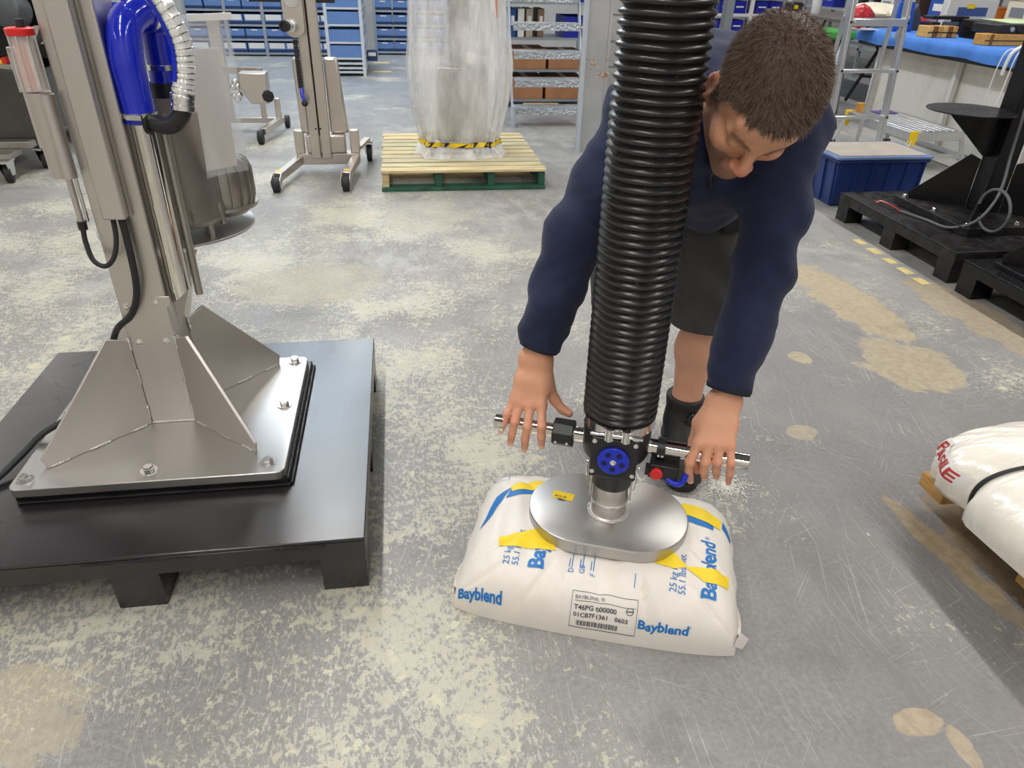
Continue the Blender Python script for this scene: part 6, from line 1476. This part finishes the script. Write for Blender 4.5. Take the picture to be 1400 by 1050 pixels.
# ------------------------------------------------------------ film-wrapped load with FRAGILE tape, near right
NP = thing('timber_pallet', 'worn orange-brown wooden pallet under the white wrapped load', 'pallet', (1.8, 1.15, 0))
m_old = mat('old_timber', rgb(196, 150, 88), .7, bump=.001, bscale=20, var=.3, vscale=6, stretch=(8, 1, 8))
for i in range(5): MB().box(1.46 + .18 * i, 1.58 + .18 * i, .55, 1.345, .105, .125).build('plank', m_old, NP, bevel=.003)
for y in (.56, .89, 1.24): MB().box(1.325, 2.32, y, y + .09, .062, .1045).build('bearer', m_old, NP, bevel=.003)
for y in (.56, .89, 1.24): [MB().box(q, q + .12, y + .002, y + .088, .0, .0615).build('skid', m_old, NP, bevel=.003) for q in (1.47, 2.1)]
WL = thing('wrapped_load', 'white film-wrapped sack load strapped onto the timber pallet, marked FRAGILE', 'load', (1.85, 1.0, .126))
m_wl = mat('white_film', rgb(236, 230, 218), .22, bump=.010, bscale=9, var=.03, vscale=5, spec=.8, stretch=(1, 2.5, 1))
LC = (1.858, 1.0); LHX, LHY, LHH = .585, .365, .175
def load_pt(a, f, off=0.0):
    """a around, f from the pallet (0) to the middle of the top (1)"""
    c, s = math.cos(a), math.sin(a); e = .40
    x = math.copysign(abs(c) ** e, c) * LHX; y = math.copysign(abs(s) ** e, s) * LHY
    g = math.cos(f * PI / 2) ** .5 if f < 1 else 0
    bul = 1 + .04 * math.sin(PI * min(1, f * 1.3))
    z = .126 + LHH * math.sin(f * PI / 2) ** .8
    strap = -.03 * math.exp(-((y - .165) / .035) ** 2)
    w = (.010 * math.sin(11 * a + 6 * f) + .007 * math.sin(23 * a - 9 * f) + .005 * math.sin(37 * a + 4 * f)) * (1 - .6 * f)
    pin = math.exp(-((y - .165) / .035) ** 2)
    k = g * bul * (1 + w) * (1 - .085 * pin * (1 - f)) + off * 2
    return (LC[0] + x * k, LC[1] + y * k, z + strap * .6 * (1 - .3 * f) * math.sin(PI * min(1, f + .2)) + off)
b = MB(); na, nf = 180, 40
for i in range(nf + 1):
    for j in range(na): b.v.append(load_pt(2 * PI * j / na, i / nf))
b.f = [(i * na + j, i * na + (j + 1) % na, (i + 1) * na + (j + 1) % na, (i + 1) * na + j) for i in range(nf) for j in range(na)] + [tuple(range(na))[::-1]]
b.build('film_bundle', m_wl, WL, angle=80)
# black strap pulled over the load and the red FRAGILE print near its end
b = MB(); aS = PI - .1376; fs = [i / 30 for i in range(0, 31)]; rows = []
for sgn in (1, -1):
    for i in (range(31) if sgn == 1 else range(29, -1, -1)):
        f = fs[i]; a0 = aS if sgn == 1 else .1376
        for e in (-.011, .011): b.v.append(tuple(Vector(load_pt(a0 + e * (1 if sgn == 1 else -1) / max(.15, math.cos(f * PI / 2)) ** .3, f, .002)) + Vector((0, 0, .002))))
k = len(b.v) // 2; b.f = [(2 * i, 2 * i + 1, 2 * i + 3, 2 * i + 2) for i in range(k - 1)]
o = b.build('strap', M_RUB, WL); so = o.modifiers.new('s', 'SOLIDIFY'); so.thickness = .003; so.offset = 1
m_frag = mat('red_print', rgb(186, 52, 52), .5)
c00, c10, c01, c11 = [Vector(q) for q in ((2.40, .165), (2.93, .150), (2.40, .285), (2.94, .262))]
tw = text_mesh('FRAGILE', .03, .0008); W_ = max(q[0] for q in tw[0])
def on_load(u, v, off): q = c00.lerp(c10, u).lerp(c01.lerp(c11, u), v); return load_pt(q.x, q.y, off)
b = MB(); b.v = [on_load(x / W_, y / .0225, .0028) for x, y in tw[0]]; b.f = tw[1]; b.build('lettering', m_frag, WL, smooth=False)
b = MB(); n_ = 16
for i in range(n_ + 1):
    for j in range(5): b.v.append(on_load(-.06 + 1.12 * i / n_, -.25 + 1.5 * j / 4, .0016))
b.f = [(i * 5 + j, (i + 1) * 5 + j, (i + 1) * 5 + j + 1, i * 5 + j + 1) for i in range(n_) for j in range(4)]
b.build('printed_tape', M_WHT, WL)

# cluttered parts shelving behind the bench and the folding table
PSH = thing('parts_shelving', 'grey parts shelving full of boxes behind the bench and folding table', 'shelf', (6.3, 8.0, 0))
for z in (.35, .78, 1.2): MB().box(6.0, 6.5, 4.6, 11.2, z - .03, z).build('shelf', m_post, PSH)
for y in (4.6, 6.2, 7.85, 9.5, 11.15):
    for x in (6.0, 6.46): MB().box(x, x + .04, y, y + .04, 0, 1.7).build('post', m_post, PSH)
spec = [(4.85, .40, .20, 'black', 'black case on the upper parts shelf, at its bench end', (24, 24, 26)), (5.40, .30, .16, 'red', 'bright red box on the upper parts shelf behind the bench', (196, 40, 44)), (5.85, .26, .22, 'white', 'white carton on the upper parts shelf behind the bench', (224, 222, 216)),
        (6.5, .4, .18, 'slate', 'slate grey case on the upper parts shelf', (70, 78, 92)), (7.05, .3, .24, 'pale', 'pale cream box on the upper parts shelf', (214, 204, 184)), (7.5, .28, .15, 'orange', 'orange box on the upper parts shelf', (214, 120, 44)),
        (8.2, .36, .2, 'blue', 'mid blue tub on the upper parts shelf', (44, 84, 170)), (8.75, .34, .22, 'dark', 'dark brown box on the upper parts shelf', (74, 58, 48)), (9.2, .26, .17, 'offwhite', 'off-white case on the upper parts shelf', (206, 206, 202)), (9.95, .4, .21, 'anthracite', 'anthracite crate on the upper parts shelf', (46, 48, 52)), (10.6, .34, .2, 'royal', 'royal blue crate at the far end of the upper parts shelf', (30, 44, 150))]
for y, w, h, nm, lb, c in spec:
    t = thing('parts_box', lb, 'box', (6.2, y, .78)); MB().box(6.03, 6.40, y - w / 2, y + w / 2, .7805, .7805 + h).build('carton', mat('parts_' + nm, rgb(*c), .5), t, bevel=.008); MB().box(6.026, 6.0295, y - w * .3, y + w * .3, .80 + h * .3, .80 + h * .65).build('label_card', M_WHT if nm not in ('white', 'offwhite', 'pale') else mat('grey_label', rgb(120, 124, 132), .6), t)
    MB().box(6.02, 6.41, y - w / 2 - .004, y + w / 2 + .004, .781 + h, .790 + h).build('lid', mat('parts_lid_' + nm, rgb(*[min(255, q + 14) for q in c]), .5), t)
